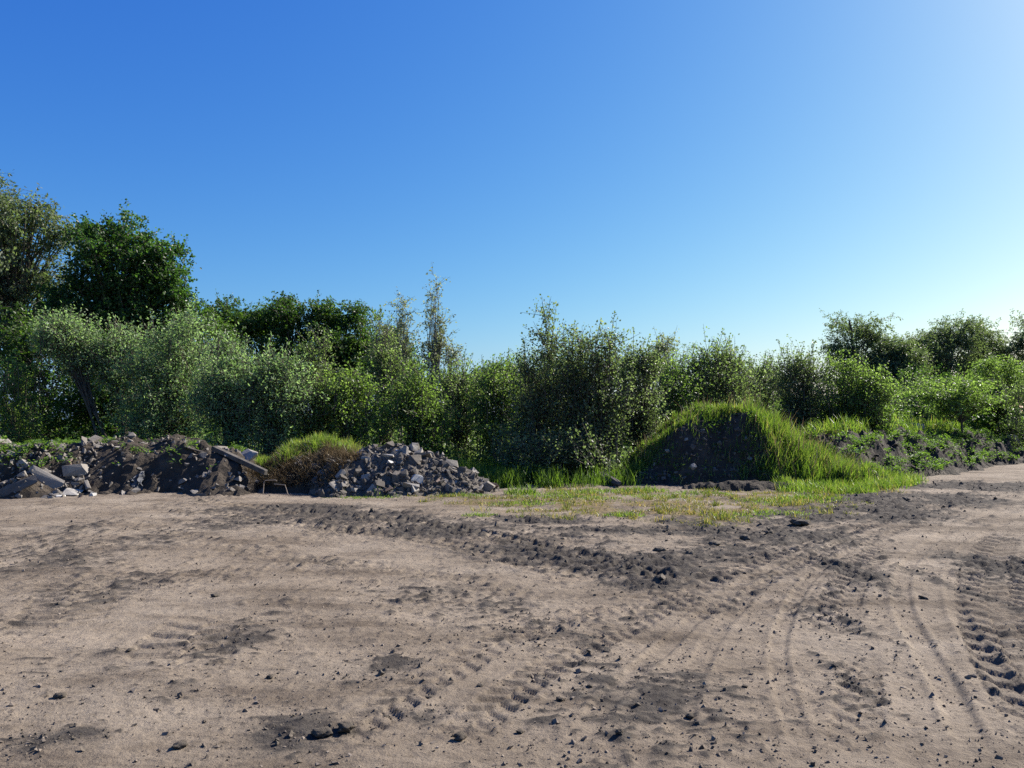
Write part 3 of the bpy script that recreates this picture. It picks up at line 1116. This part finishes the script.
FT = 'dark trees of the far left tree line'
# --- large trees at left
pl('willow_tree', 'tall feathery grey-green willow at the left edge, highest tree in view', 'tree', 'bigwillow', 34,
   [(-8, 215, 42, 46), (35, 222, 34, 32), (-40, 270, 50, 60), (8, 275, 40, 40), (55, 245, 24, 22), (52, 290, 24, 34), (10, 330, 55, 30)], 28, 165, 1, tr=.30)
pl('maple_tree', 'rounded deep green maple right of the tall willow', 'tree', 'maple', 31,
   [(108, 245, 38, 34), (150, 258, 32, 26), (135, 300, 52, 40), (85, 300, 36, 42), (172, 285, 18, 26), (115, 345, 60, 34), (165, 325, 26, 26)], 118, 210, 2, tr=.25)
# --- far left tree line
far = [(222, 50, [(218, 320, 30, 22), (235, 330, 22, 24)], 'first dark tree right of the maple, low rounded top'),
       (262, 52, [(250, 332, 22, 30), (272, 330, 24, 26)], 'dark tree with a small notch of sky on its left side'),
       (296, 50, [(285, 322, 26, 20), (306, 325, 24, 22), (295, 350, 34, 26)], 'broad dark tree in the middle of the left tree line'),
       (332, 51, [(325, 318, 24, 20), (340, 326, 20, 24), (330, 350, 34, 26)], 'dark tree with the highest tip of the left tree line'),
       (362, 52, [(358, 325, 22, 20), (370, 340, 20, 24), (355, 360, 32, 22)], 'dark rounded tree left of the slender birches'),
       (392, 54, [(388, 346, 20, 22), (402, 358, 16, 22)], 'smaller dark tree behind the slender birches'),
       (200, 44, [(200, 345, 40, 36), (180, 370, 40, 30)], 'shaded dark tree behind the pale willow bush')]
for i, (bp, D, lob, lb) in enumerate(far):
    pl('broadleaf_tree', lb, 'tree', 'oak', D, lob + [(bp, 375, 34, 26)], bp, 58, 20 + i, tr=.22, group=FT)
# low far wood seen through gaps
for i, (bp, D, lob, lb) in enumerate([
        (455, 58, [(450, 385, 40, 20), (490, 382, 40, 18)], 'low distant tree right of the slender birches, seen in the sky gap'),
        (545, 60, [(540, 385, 45, 22), (560, 372, 18, 14)], 'distant tree behind the tall dark alders'),
        (640, 60, [(640, 380, 50, 26)], 'distant tree behind the middle bushes'),
        (740, 60, [(745, 385, 50, 18)], 'distant low tree just left of the round right bush'),
        (900, 58, [(900, 390, 60, 26), (860, 388, 30, 24)], 'dark tree in shade below the far right willows'),
        (960, 60, [(960, 392, 50, 22), (1010, 390, 40, 24)], 'dark tree in shade behind the rowan')]):
    pl('broadleaf_tree', lb, 'tree', 'oak', D, lob + [(bp, 402, 40, 16)], bp, 42, 40 + i, tr=.2, group='distant trees behind the bushes')
# --- far right willows
pl('willow_tree', 'far grey willow right of centre with an open crown against the sky', 'tree', 'farwillow', 64,
   [(850, 330, 22, 16), (838, 352, 22, 16), (868, 340, 18, 18), (880, 362, 28, 28), (855, 372, 28, 22)], 862, 78, 60, tr=.35, group='grey willows far right')
pl('willow_tree', 'far grey willow with a broad flat double crown', 'tree', 'farwillow', 66,
   [(944, 338, 20, 18), (925, 350, 22, 18), (965, 340, 18, 18), (945, 362, 42, 24)], 945, 72, 61, tr=.35, group='grey willows far right')
pl('willow_tree', 'far grey willow just left of the right edge gap', 'tree', 'farwillow', 68,
   [(988, 340, 17, 18), (985, 362, 26, 24)], 986, 46, 62, tr=.3, group='grey willows far right')
pl('willow_tree', 'grey willow cut by the right edge of the picture', 'tree', 'farwillow', 66,
   [(1026, 345, 14, 20), (1045, 350, 30, 30)], 1040, 46, 63, tr=.3, group='grey willows far right')
pl('willow_tree', 'smaller grey willow filling between the two big far ones', 'tree', 'farwillow', 62,
   [(905, 352, 18, 18), (900, 372, 30, 22)], 905, 46, 64, tr=.3, group='grey willows far right')
# --- shaded understorey at far left
pl('dark_shrub', 'big dark shrub in shade under the tall willow', 'shrub', 'dark', 27.5, [(20, 350, 60, 45), (70, 370, 50, 50), (0, 400, 60, 40), (60, 410, 60, 35)], 40, 130, 70, trunks=5, tr=.06, shrub=True)
pl('dark_shrub', 'dark shrub in shade below the maple', 'shrub', 'dark', 26.5, [(120, 375, 45, 45), (140, 410, 55, 35), (95, 415, 40, 30)], 120, 100, 71, trunks=5, tr=.06, shrub=True)
pl('leafy_shrub', 'small bright green shrub at the left edge above the heap', 'shrub', 'bright', 23.5, [(5, 395, 26, 26), (28, 385, 16, 16), (10, 425, 26, 16)], 10, 46, 72, trunks=4, tr=.035, shrub=True)
pl('broadleaf_tree', 'dark tree beyond the left edge of the yard', 'tree', 'oak', 36, [(-95, 300, 50, 60), (-70, 370, 50, 40), (-130, 360, 50, 50)], -95, 90, 77, tr=.25)
# --- silver willows
SW = 'pale willow bushes on the left'
pl('willow_bush', 'leaning silver willow bush with a bare sloping stem', 'bush', 'silver', 24, [(62, 338, 22, 14), (80, 346, 18, 14), (45, 342, 16, 9), (76, 365, 18, 12)], 118, 60, 73, trunks=3, tr=.06, shrub=True, group=SW, skirt=False)
pl('willow_bush', 'silver willow bush below the maple, rounded top', 'bush', 'silver', 24.3, [(118, 350, 20, 17), (105, 365, 20, 18), (130, 375, 24, 24)], 125, 62, 74, trunks=5, tr=.05, shrub=True, group=SW, skirt=False)
pl('willow_bush', 'tallest pale willow bush, pointed top beside the maple', 'bush', 'silver', 23.6, [(172, 335, 26, 20), (190, 325, 10, 12), (185, 365, 32, 30), (160, 375, 34, 34), (185, 410, 45, 32), (145, 415, 36, 28)], 172, 185, 75, trunks=8, tr=.05, shrub=True, group=SW)
pl('willow_bush', 'grey-green willow bush right of the tallest one', 'bush', 'silver', 22.2, [(232, 372, 24, 20), (222, 345, 10, 12), (225, 400, 36, 32), (245, 415, 36, 30)], 230, 130, 76, trunks=8, tr=.05, shrub=True, group=SW)
pl('willow_bush', 'willow bush with upright tips above the bright grass', 'bush', 'silver', 21.6, [(275, 372, 14, 26), (262, 390, 22, 26), (290, 395, 22, 28), (268, 420, 34, 22)], 272, 105, 77, trunks=8, tr=.045, shrub=True, group=SW)
# --- green bushes in the middle
GB = 'green bushes behind the rubble pile'
gb = [(318, 22.6, [(316, 362, 12, 28), (308, 392, 22, 26), (325, 400, 22, 26), (318, 425, 30, 18)], 100, 'bush', 'upright green bush behind the bright grass hump'),
      (352, 22.2, [(350, 392, 20, 18), (345, 410, 28, 26), (365, 420, 26, 22)], 90, 'bright', 'yellow-green bush left behind the rubble pile'),
      (385, 26.5, [(382, 346, 12, 28), (392, 372, 18, 22), (388, 400, 30, 34)], 100, 'bush', 'taller green bush under the slender birches'),
      (418, 23.0, [(418, 388, 22, 18), (412, 412, 30, 26), (430, 425, 26, 20)], 95, 'bright', 'fresh green bush right behind the rubble pile top'),
      (462, 25.5, [(456, 384, 20, 14), (472, 398, 22, 20), (455, 415, 30, 28)], 100, 'bush', 'rounded green bush right of the slender birches'),
      (500, 24.2, [(490, 380, 20, 16), (505, 395, 24, 24), (495, 420, 30, 28)], 100, 'bright', 'light green bush left of the tall dark alders'),
      (525, 25.5, [(525, 385, 18, 18), (525, 410, 24, 28)], 60, 'bush', 'low bush tucked behind the left alder')]
for i, (bp, D, lob, nc, spx, lb) in enumerate(gb):
    pl('leafy_bush', lb, 'bush', spx, D, lob, bp, nc, 80 + i, trunks=8, tr=.04, shrub=True, group=GB)
# --- slender birches
for i, (bp, D, lob, nc, ns, lb) in enumerate([
        (402, 28, [(400, 305, 7, 15), (404, 328, 10, 20), (400, 350, 14, 22)], 42, 4, 'left one of the slender thin birches against the sky'),
        (434, 28, [(436, 292, 5, 14), (432, 312, 9, 20), (437, 335, 11, 20), (432, 355, 15, 18)], 60, 6, 'taller slender birch with bare pale stems against the sky'),
        (384, 29, [(384, 335, 8, 16), (382, 355, 10, 20)], 34, 3, 'thin short birch in front of the dark tree line'),
        (448, 28.5, [(447, 345, 6, 16), (452, 360, 8, 14)], 20, 3, 'sparse low birch stems right of the taller slender birch')]):
    pl('birch_tree', lb, 'tree', 'sparse', D, lob, bp, nc, 100 + i, trunks=ns, tr=.05, group='slender birches')
# --- dark alders
AL = 'dark upright alders left of the mound'
al = [(540, 22.0, [(547, 326, 7, 14), (550, 350, 13, 20), (530, 378, 15, 16), (542, 400, 24, 36), (536, 440, 26, 26)], 92, 'tallest dark alder with a thin spire above the middle'),
      (578, 21.8, [(572, 358, 9, 16), (584, 352, 8, 14), (578, 388, 22, 26), (575, 425, 26, 32)], 88, 'second dark alder right of the spire'),
      (606, 21.4, [(594, 350, 6, 12), (610, 354, 7, 13), (604, 376, 18, 20), (606, 408, 26, 30), (600, 440, 26, 22)], 92, 'dark alder with two pointed tips beside each other'),
      (640, 22.4, [(632, 368, 12, 14), (650, 372, 12, 14), (642, 396, 24, 22), (636, 428, 28, 28)], 86, 'rounder dark alder touching the mound at its left'),
      (560, 24.0, [(562, 376, 14, 20), (560, 412, 30, 38)], 60, 'dark alder set back between the spire and the second one')]
for i, (bp, D, lob, nc, lb) in enumerate(al):
    pl('alder_tree', lb, 'tree', 'alder', D, lob, bp, nc, 110 + i, trunks=7, tr=.045, group=AL)
pl('dark_shrub', 'low dark leafy shrub crouching at the feet of the alders', 'shrub', 'alder', 20.9, [(600, 455, 34, 20), (560, 460, 34, 18), (525, 455, 30, 22)], 575, 75, 117, trunks=7, tr=.03, shrub=True, shoots=8, shoot_len=.5)  # shrub added low in front of the alders to shade the grass
pl('alder_tree', 'thin wispy alder standing behind, above the mound', 'tree', 'sparse', 28, [(666, 350, 11, 14), (662, 372, 14, 18)], 666, 46, 118, trunks=4, tr=.04)
# --- bushes behind the mound and to the right
RB = 'bushes behind the grassy mound'
rb = [(705, 26, [(704, 365, 22, 16), (712, 358, 10, 10), (690, 380, 20, 22), (712, 392, 32, 26)], 120, 'bush', 'round green bush right above the mound top'),
      (735, 26.5, [(728, 368, 16, 14), (735, 388, 24, 22)], 70, 'alder', 'dark bush falling off right of the round one'),
      (675, 25, [(672, 385, 20, 22), (668, 405, 26, 26)], 70, 'bright', 'light green bush at the mound crest left end'),
      (765, 30, [(762, 380, 18, 14), (765, 398, 26, 18)], 60, 'bush', 'low bush in the sky dip right of the mound'),
      (800, 28, [(795, 372, 18, 16), (812, 378, 18, 16), (785, 392, 24, 22), (808, 405, 32, 24)], 120, 'alder', 'grey-green bush with upright tips right of the mound'),
      (845, 28, [(838, 385, 18, 20), (850, 388, 16, 20), (842, 410, 28, 18)], 95, 'bright', 'bright green sapling bush above the weedy bank'),
      (872, 27.5, [(872, 388, 14, 18), (882, 395, 12, 16), (874, 408, 18, 12)], 60, 'bright', 'bright small bush at the right end of the bush row')]
for i, (bp, D, lob, nc, spx, lb) in enumerate(rb):
    pl('leafy_bush', lb, 'bush', spx, D, lob, bp, nc, 120 + i, trunks=7, tr=.04, shrub=True, group=RB)
pl('rowan_tree', 'young rowan with layered bright leaves near the right edge', 'tree', 'rowan', 36, [(990, 366, 30, 8), (1015, 376, 36, 9), (966, 384, 34, 7), (1002, 394, 44, 9), (1035, 388, 30, 9), (985, 405, 40, 8)], 1005, 130, 130, trunks=2, tr=.06)
pl('rowan_tree', 'small rowan sapling with a thin straight trunk on the bank', 'tree', 'rowan', 31.5, [(958, 386, 26, 6), (940, 396, 28, 6), (976, 399, 26, 5), (955, 408, 30, 5)], 962, 60, 131, trunks=1, tr=.05)
pl('leafy_bush', 'low green bush in the shade left of the rowan sapling', 'bush', 'bush', 36, [(925, 395, 24, 12), (905, 402, 22, 10), (945, 405, 24, 8)], 925, 60, 132, trunks=5, tr=.04, shrub=True)
pl('leafy_bush', 'green bush at the right edge beneath the rowan', 'bush', 'bush', 33, [(1020, 400, 20, 14), (1045, 395, 24, 18)], 1025, 55, 133, trunks=5, tr=.04, shrub=True)
print('LEAVES', TOTAL)

# ------------------------------------------------------------------ grass and weeds


def blades(name, x, y, hgt, wid, mat, label, cat, seed, lean=.35, bias=(0, 0), zfn=surf, rmin=0, rmax=1, z=None):
    rs = np.random.RandomState(seed)
    n = len(x)
    z = zfn(x, y) if z is None else z
    P = np.stack([x, y, z - .02], -1)
    d = np.stack([rs.normal(bias[0], lean, n), rs.normal(bias[1], lean, n), np.ones(n)], -1)
    d = unit(d)
    bend = np.stack([rs.normal(bias[0], .3, n), rs.normal(bias[1], .3, n), -.25 * np.ones(n)], -1)
    a = rs.rand(n) * 6.28
    s = np.stack([np.cos(a), np.sin(a), 0 * a], -1)
    h, w = hgt[:, None], wid[:, None]
    p1 = P + d * h * .55
    p2 = p1 + unit(d + bend * .9) * h * .45
    v = np.stack([P - s * w * .5, P + s * w * .5, p1 + s * w * .42, p1 - s * w * .42, p2 + s * w * .06, p2 - s * w * .06], 1).reshape(-1, 3)
    f = np.array([[0, 1, 2, 3], [3, 2, 4, 5]])
    F_ = (f[None] + (np.arange(n) * 6)[:, None, None]).reshape(-1, 4)
    r = np.clip(rmin + (rmax - rmin) * rs.rand(n) + .15 * fbm(x / .7, y / .7, 2, seed % 40), 0, 1)
    o = link(name, np_mesh(name, v, F_, {'rnd': np.repeat(r, 6)}), M[mat])
    return tag(o, label, cat, kind='stuff')


def pts_in(n, x0, x1, y0, y1, seed, ok):
    rs = np.random.RandomState(seed)
    x, y = rs.uniform(x0, x1, n), rs.uniform(y0, y1, n)
    k = ok(x, y, rs.rand(n))
    return x[k], y[k], rs


# mound grass: crest, left edge and the whole right flank; the front stays bare
def mound_ok(x, y, u):
    h = h_mound(x, y)
    s = surf(x, y)
    on = (h > s - .005) & (h > -.02)
    px = 512 + FPX * x / y
    cr = 20.0 - .55 * sst((662 - px) / 40) + .2 * perlin(x / .5, y / .5, 3)
    bare = (.97 - .25 * sst((px - 735) / 20)) * sst((px - 612) / 14) * (1 - sst((px - 752 + 16 * perlin(x / .4, y / .4, 9)) / 22)) * (1 - sst((y - cr) / .35))
    dens = (1 - .955 * bare) * np.clip(.75 + .8 * fbm(x / .5, y / .5, 2, 7), .15, 1)
    return on & (u < dens)


x, y, rs = pts_in(52000, 2.3, 9.4, 18.4, 23.2, 201, mound_ok)
px = 512 + FPX * x / y
hg = rs.uniform(.2, .5, len(x)) * np.interp(px, [660, 700, 745, 790], [.62, .74, 1.1, 1.55]) * np.clip(.8 + .5 * fbm(x / .6, y / .6, 2, 13), .5, 1.3)
blades('tall_grass', x, y, hg, rs.uniform(.012, .024, len(x)), 'grass', 'tall bright green grass on the crest and right side of the tall mound', 'grass', 202, .22, (.05, -.05))
k = rs.rand(len(x)) < .05
blades('seed_stalks', x[k], y[k], hg[k] * 1.45 + .12, rs.uniform(.010, .016, k.sum()), 'hay', 'pale dry seed stalks standing in the grass of the tall mound', 'dead grass', 302, .2, (.05, -.1), rmin=.6)
# apron of grass right of the mound, down to the road edge
def apron_ok(x, y, u):
    px = 512 + FPX * x / y
    d = y - x
    c = sst((px - 760) / 40) * (1 - sst((px - 900) / 30)) * sst((d - 9.0) / .8) * (1 - sst((d - 12.5) / 1.5)) * sst((y - 16.6) / .6)
    return u < c * np.clip(.55 + 1.1 * fbm(x / .7, y / .7, 3, 17), 0, 1)


x, y, rs = pts_in(42000, 5, 11.5, 16, 21.5, 203, apron_ok)
blades('grass', x, y, rs.uniform(.10, .30, len(x)), rs.uniform(.01, .02, len(x)), 'grass', 'bright green grass spreading from the mound to the road edge', 'grass', 204, .35)


def verge_ok(x, y, u):
    _, _, th, _ = ground_detail(x.copy(), y.copy())
    c = sst((th - .25) / .4) * np.clip(.38 + 1.5 * fbm(x / .6, y / .4, 3, 19), 0, 1)
    return (u < c) & (surf(x, y) < terrain(x, y) + .05)


x, y, rs = pts_in(100000, -2.6, 9, 11.2, 19.2, 205, verge_ok)
z = ground_detail(x.copy(), y.copy())[0]
blades('dry_grass', x, y, rs.uniform(.03, .10, len(x)) * np.clip(1 + fbm(x / .8, y / .8, 2, 23), .5, 1.8), rs.uniform(.008, .016, len(x)), 'verge', 'short yellowed grass on the flat verge in front of the mound', 'grass', 206, .6, z=z)
# green tufts along the foot of the heaps
TF = [(522, 495, .3, .32), (545, 498, .6, .13), (575, 494, .5, .13), (600, 492, .4, .14), (640, 493, .5, .2), (625, 516, .28, .13), (465, 496, .5, .1), (385, 497, .5, .08), (370, 498, .5, .07),
      (700, 495, .6, .1), (770, 502, .6, .12), (740, 515, .5, .09), (480, 516, .25, .1), (525, 505, .6, .1), (660, 498, .6, .1), (810, 500, .6, .18), (780, 512, .5, .1), (585, 500, .6, .1), (472, 486, .3, .25), (345, 497, .4, .06)]
xx, yy, hh = [], [], []
rs = np.random.RandomState(33)
for (px, py, r, h) in TF:
    gx, gy = G(px, py)
    k = int(900 * r)
    a, q = rs.rand(k) * 6.28, np.sqrt(rs.rand(k)) * r
    xx.append(gx + np.cos(a) * q * 1.3)
    yy.append(gy + np.sin(a) * q * .8)
    hh.append(h * rs.uniform(.5, 1.2, k) * (1 - .5 * (q / r) ** 2))
x, y, h = map(np.concatenate, (xx, yy, hh))
blades('grass', x, y, h, rs.uniform(.009, .018, len(x)), 'grass', 'green grass tufts dotted along the verge and heap feet', 'grass', 207, .4)
# bright grass on the hump
x, y, rs = pts_in(48000, -6.8, -2.9, 17.2, 21, 208, lambda x, y, u: (h_hump(x, y) > surf(x, y) - .01) & (h_hump(x, y) > .25) & (y > 18.62 - .5 * sst((x + 4.4) / -1.2) + .2 * perlin(x / .5, y / .5, 4)) & (u < .8))
blades('tall_grass', x, y, rs.uniform(.18, .38, len(x)) * np.clip(.85 + .6 * fbm(x / .5, y / .5, 2, 77), .5, 1.4), rs.uniform(.011, .02, len(x)), 'grass', 'bright green grass on the hump beside the rubble pile', 'grass', 209, .3, (.08, 0), rmin=.45)
# dry stalks hanging over the front of the hump
x, y, rs = pts_in(15000, -6.1, -3.1, 16.7, 19.0, 210, lambda x, y, u: (u < np.clip(.6 + .9 * fbm(x / .5, y / .5, 2, 3), 0, 1)) & (surf(x, y) > .12) & (((x + 4.75) / 1.25) ** 2 + ((y - 17.95) / .95) ** 2 < 1))
blades('dry_grass', x, y, rs.uniform(.15, .5, len(x)), rs.uniform(.008, .018, len(x)), 'hay', 'matted brown dead stalks hanging over the front of the hump', 'dead grass', 211, .9, (0, -.9))
# reeds in the shade left of the mound and strips behind the heaps
def reed_ok(x, y, u):
    s = surf(x, y)
    px = 512 + FPX * x / y
    return (u < np.clip(.55 + 1.0 * fbm(x / 1.1, y / 1.1, 2, 29), 0, 1)) & (px > 455) & (px < 640) & (s < .3) & (u < .12 + .6 * (px < 560)) & (y > 18.9)


x, y, rs = pts_in(38000, -1.6, 3.9, 18.4, 23.2, 212, reed_ok)
blades('tall_grass', x, y, rs.uniform(.2, .6, len(x)) * sst((y - 17.8) / 1.6), rs.uniform(.012, .024, len(x)), 'grass', 'long grass in the shade between the rubble pile and the mound', 'grass', 213, .25, rmax=.6)  # blade tones kept to the darker range, shade put into the colour
x, y, rs = pts_in(16000, -16, -2.2, 20.4, 24, 214, lambda x, y, u: u < np.clip(.1 + 1.4 * fbm(x / 1.2, y / 1.2, 2, 35), 0, 1))
blades('tall_grass', x, y, rs.uniform(.2, .55, len(x)), rs.uniform(.012, .026, len(x)), 'grass', 'uneven tall grass behind the left heaps under the willow bushes', 'grass', 215, .25)
# grass strips on the rise behind the right bank
x, y, rs = pts_in(60000, 7, 27, 24, 42, 216, lambda x, y, u: (y - x > 14) & (u < np.clip(.45 + 1.4 * fbm(x / 2.2, y / 1.4, 2, 37), 0, 1)))
blades('tall_grass', x, y, rs.uniform(.2, .6, len(x)), rs.uniform(.02, .035, len(x)), 'grass', 'bright grass strips on the rise behind the weedy bank', 'grass', 217, .3, rmin=.2)


# extra ragged tufts over the verge
rs = np.random.RandomState(91)
tx, ty = rs.uniform(-2.4, 8.6, 260), rs.uniform(11.8, 18.8, 260)
_, _, tt_, _ = ground_detail(tx.copy(), ty.copy())
k = (tt_ > .2) & (surf(tx, ty) < terrain(tx, ty) + .05)
tx, ty = tx[k], ty[k]
m_ = 34
a, q = rs.rand(len(tx), m_) * 6.28, np.sqrt(rs.rand(len(tx), m_)) * rs.uniform(.05, .22, (len(tx), 1))
x, y = (tx[:, None] + np.cos(a) * q).ravel(), (ty[:, None] + np.sin(a) * q).ravel()
h = (rs.uniform(.06, .22, (len(tx), 1)) * rs.uniform(.5, 1.1, (len(tx), m_))).ravel()
blades('grass', x, y, h, rs.uniform(.008, .015, len(x)), 'verge', 'ragged green and yellow tufts standing in the flat verge', 'grass', 92, .45, rmax=.85)


# broad-leaved weeds
def weeds(name, x, y, hgt, ll, seed, label, mat='weed', nl=9):
    rs = np.random.RandomState(seed)
    n = len(x)
    z = surf(x, y)
    C = np.stack([x, y, z], -1)
    h = hgt * rs.uniform(.4, 1.2, n)
    P = C[:, None] + np.stack([rs.normal(0, .06, (n, nl)), rs.normal(0, .06, (n, nl)), rs.rand(n, nl) * h[:, None]], -1)
    a = rs.rand(n, nl) * 6.28
    A = np.stack([np.cos(a), np.sin(a), rs.normal(.25, .4, (n, nl))], -1)
    Nn = rs.normal(0, .35, (n, nl, 3))
    Nn[..., 2] += 1
    sc = rs.uniform(.6, 1.3, n * nl)
    V_, F_ = leaf_quads(P.reshape(-1, 3), A.reshape(-1, 3), Nn.reshape(-1, 3), ll * sc, ll * .55 * sc)
    r = np.clip(rs.rand(n * nl) * .8 + .1 + .2 * np.repeat(fbm(x / 1.2, y / 1.2, 2, 45), nl), 0, 1)
    return tag(link(name, np_mesh(name, V_, F_, {'rnd': np.repeat(r, 4)}), M[mat]), label, 'weeds', kind='stuff')


def bank_ok(x, y, u):
    t = (y - x - 9.7) / 1.414
    s = surf(x, y)
    up = surf(x, y + .25) - surf(x, y - .25)   # steep faces toward the road stay bare
    c = np.clip(.55 + 1.7 * fbm((x + y) / 3.2, (y - x) / .8, 3, 39), 0, 1) * (1 - .85 * sst((np.abs(up) - .35) / .3))
    return (h_bank(x, y) > s - .01) & (s > .12) & (u < c) & (t > .2)


x, y, rs = pts_in(46000, 6.5, 28, 16.5, 40, 220, bank_ok)
weeds('weeds', x, y, .15, .085, 221, 'low leafy green weeds growing in bands over the right bank')
x, y, rs = pts_in(1300, 2.6, 8.2, 18.7, 21.2, 231, lambda x, y, u: (h_mound(x, y) > .1) & (u < np.clip(.25 + 1.2 * fbm(x / .7, y / .7, 2, 61), 0, 1)))
weeds('weeds', x, y, .16, .075, 232, 'scattered leafy weeds on the face and sides of the tall mound', 'weed', 8)
x, y, rs = pts_in(9000, -14.5, -6.5, 16.8, 20.5, 222, lambda x, y, u: (h_left(x, y) > .55) & (u < np.clip(-.1 + 1.2 * fbm(x / 1.0, y / .8, 2, 47) + 1.1 * (x < -10.6) * (y > 17.2), 0, 1)))
weeds('weeds', x, y, .10, .07, 223, 'short green weeds on top of the long left heap', 'weed', 7)
x, y, rs = pts_in(9000, -15, 14, 22.5, 30, 224, lambda x, y, u: (y - x > 12) & (u < .8) & (x < .33 * y))
weeds('undergrowth', x, y, .7, .13, 225, 'dark leafy undergrowth at the foot of the bushes', 'bush', 10)
x, y, rs = pts_in(6000, -30, 45, 34, 58, 226, lambda x, y, u: (y - x > 12) & (u < .9))
weeds('undergrowth', x, y, 1.6, .3, 227, 'dark undergrowth below the far trees', 'darkleaf', 12)

# ------------------------------------------------------------------ light, sky, camera
w = bpy.data.worlds.new('World')
S.world = w
w.use_nodes = True
nt = w.node_tree
nt.nodes.clear()
sky = nt.nodes.new('ShaderNodeTexSky')
sky.sky_type = 'NISHITA'
sky.sun_disc = False
sky.sun_elevation = SUN_EL
sky.sun_rotation = SUN_AZ
sky.altitude = 50
sky.air_density = 1.0
sky.dust_density = 1.0
sky.ozone_density = 3.0
bg = nt.nodes.new('ShaderNodeBackground')
bg.inputs['Strength'].default_value = .09
out = nt.nodes.new('ShaderNodeOutputWorld')


def vm(op, a, v):
    n_ = nt.nodes.new('ShaderNodeVectorMath')
    n_.operation = op
    nt.links.new(a, n_.inputs[0])
    n_.inputs[1].default_value = v
    return n_.outputs[0]


# colour response of the sky: deeper blue overhead, pale at the horizon
c = vm('MINIMUM', vm('MULTIPLY', sky.outputs[0], (.1, .1, .1)), (1.2, 1.2, 1.2))
sep = nt.nodes.new('ShaderNodeSeparateXYZ')
nt.links.new(c, sep.inputs[0])
cmb = nt.nodes.new('ShaderNodeCombineXYZ')
K = 1 / (.09 * 2 ** 1.15)
for k, (g_, l_) in enumerate(((1.73, .53), (1.23, .33), (.52, .12))):
    pw = nt.nodes.new('ShaderNodeMath')
    pw.operation = 'POWER'
    nt.links.new(sep.outputs[k], pw.inputs[0])
    pw.inputs[1].default_value = g_
    ml = nt.nodes.new('ShaderNodeMath')
    ml.operation = 'MULTIPLY'
    nt.links.new(pw.outputs[0], ml.inputs[0])
    ml.inputs[1].default_value = math.exp(l_) * K
    nt.links.new(ml.outputs[0], cmb.inputs[k])
nt.links.new(cmb.outputs[0], bg.inputs['Color'])
nt.links.new(bg.outputs[0], out.inputs[0])

sl = bpy.data.lights.new('Sun', 'SUN')
sl.energy = 5.0
sl.angle = R(.53)
sl.color = (1, .95, .87)
so = bpy.data.objects.new('Sun', sl)
COL.objects.link(so)
d = Vector((math.sin(SUN_AZ) * math.cos(SUN_EL), math.cos(SUN_AZ) * math.cos(SUN_EL), math.sin(SUN_EL)))
so.rotation_euler = d.to_track_quat('Z', 'Y').to_euler()

cd = bpy.data.cameras.new('Camera')
cd.sensor_width = 36
cd.lens = FPX / 1024 * 36
cd.clip_start = .05
cd.clip_end = 5000
cam = bpy.data.objects.new('Camera', cd)
cam.location = (0, 0, CAMH)
cam.rotation_euler = (math.pi / 2 + PITCH, 0, 0)
COL.objects.link(cam)
S.camera = cam

S.view_settings.view_transform = 'Standard'
S.view_settings.look = 'None'
S.view_settings.exposure = 1.15
S.view_settings.gamma = 1
S.view_settings.use_curve_mapping = False
S.render.engine = 'CYCLES'
S.cycles.max_bounces = 12
S.cycles.diffuse_bounces = 10
S.cycles.use_denoising = False
S.cycles.sample_clamp_direct = 4
S.cycles.sample_clamp_indirect = 3
S.cycles.glossy_bounces = 2
S.cycles.transmission_bounces = 10
S.cycles.transparent_max_bounces = 4
S.cycles.caustics_reflective = False
S.cycles.caustics_refractive = False
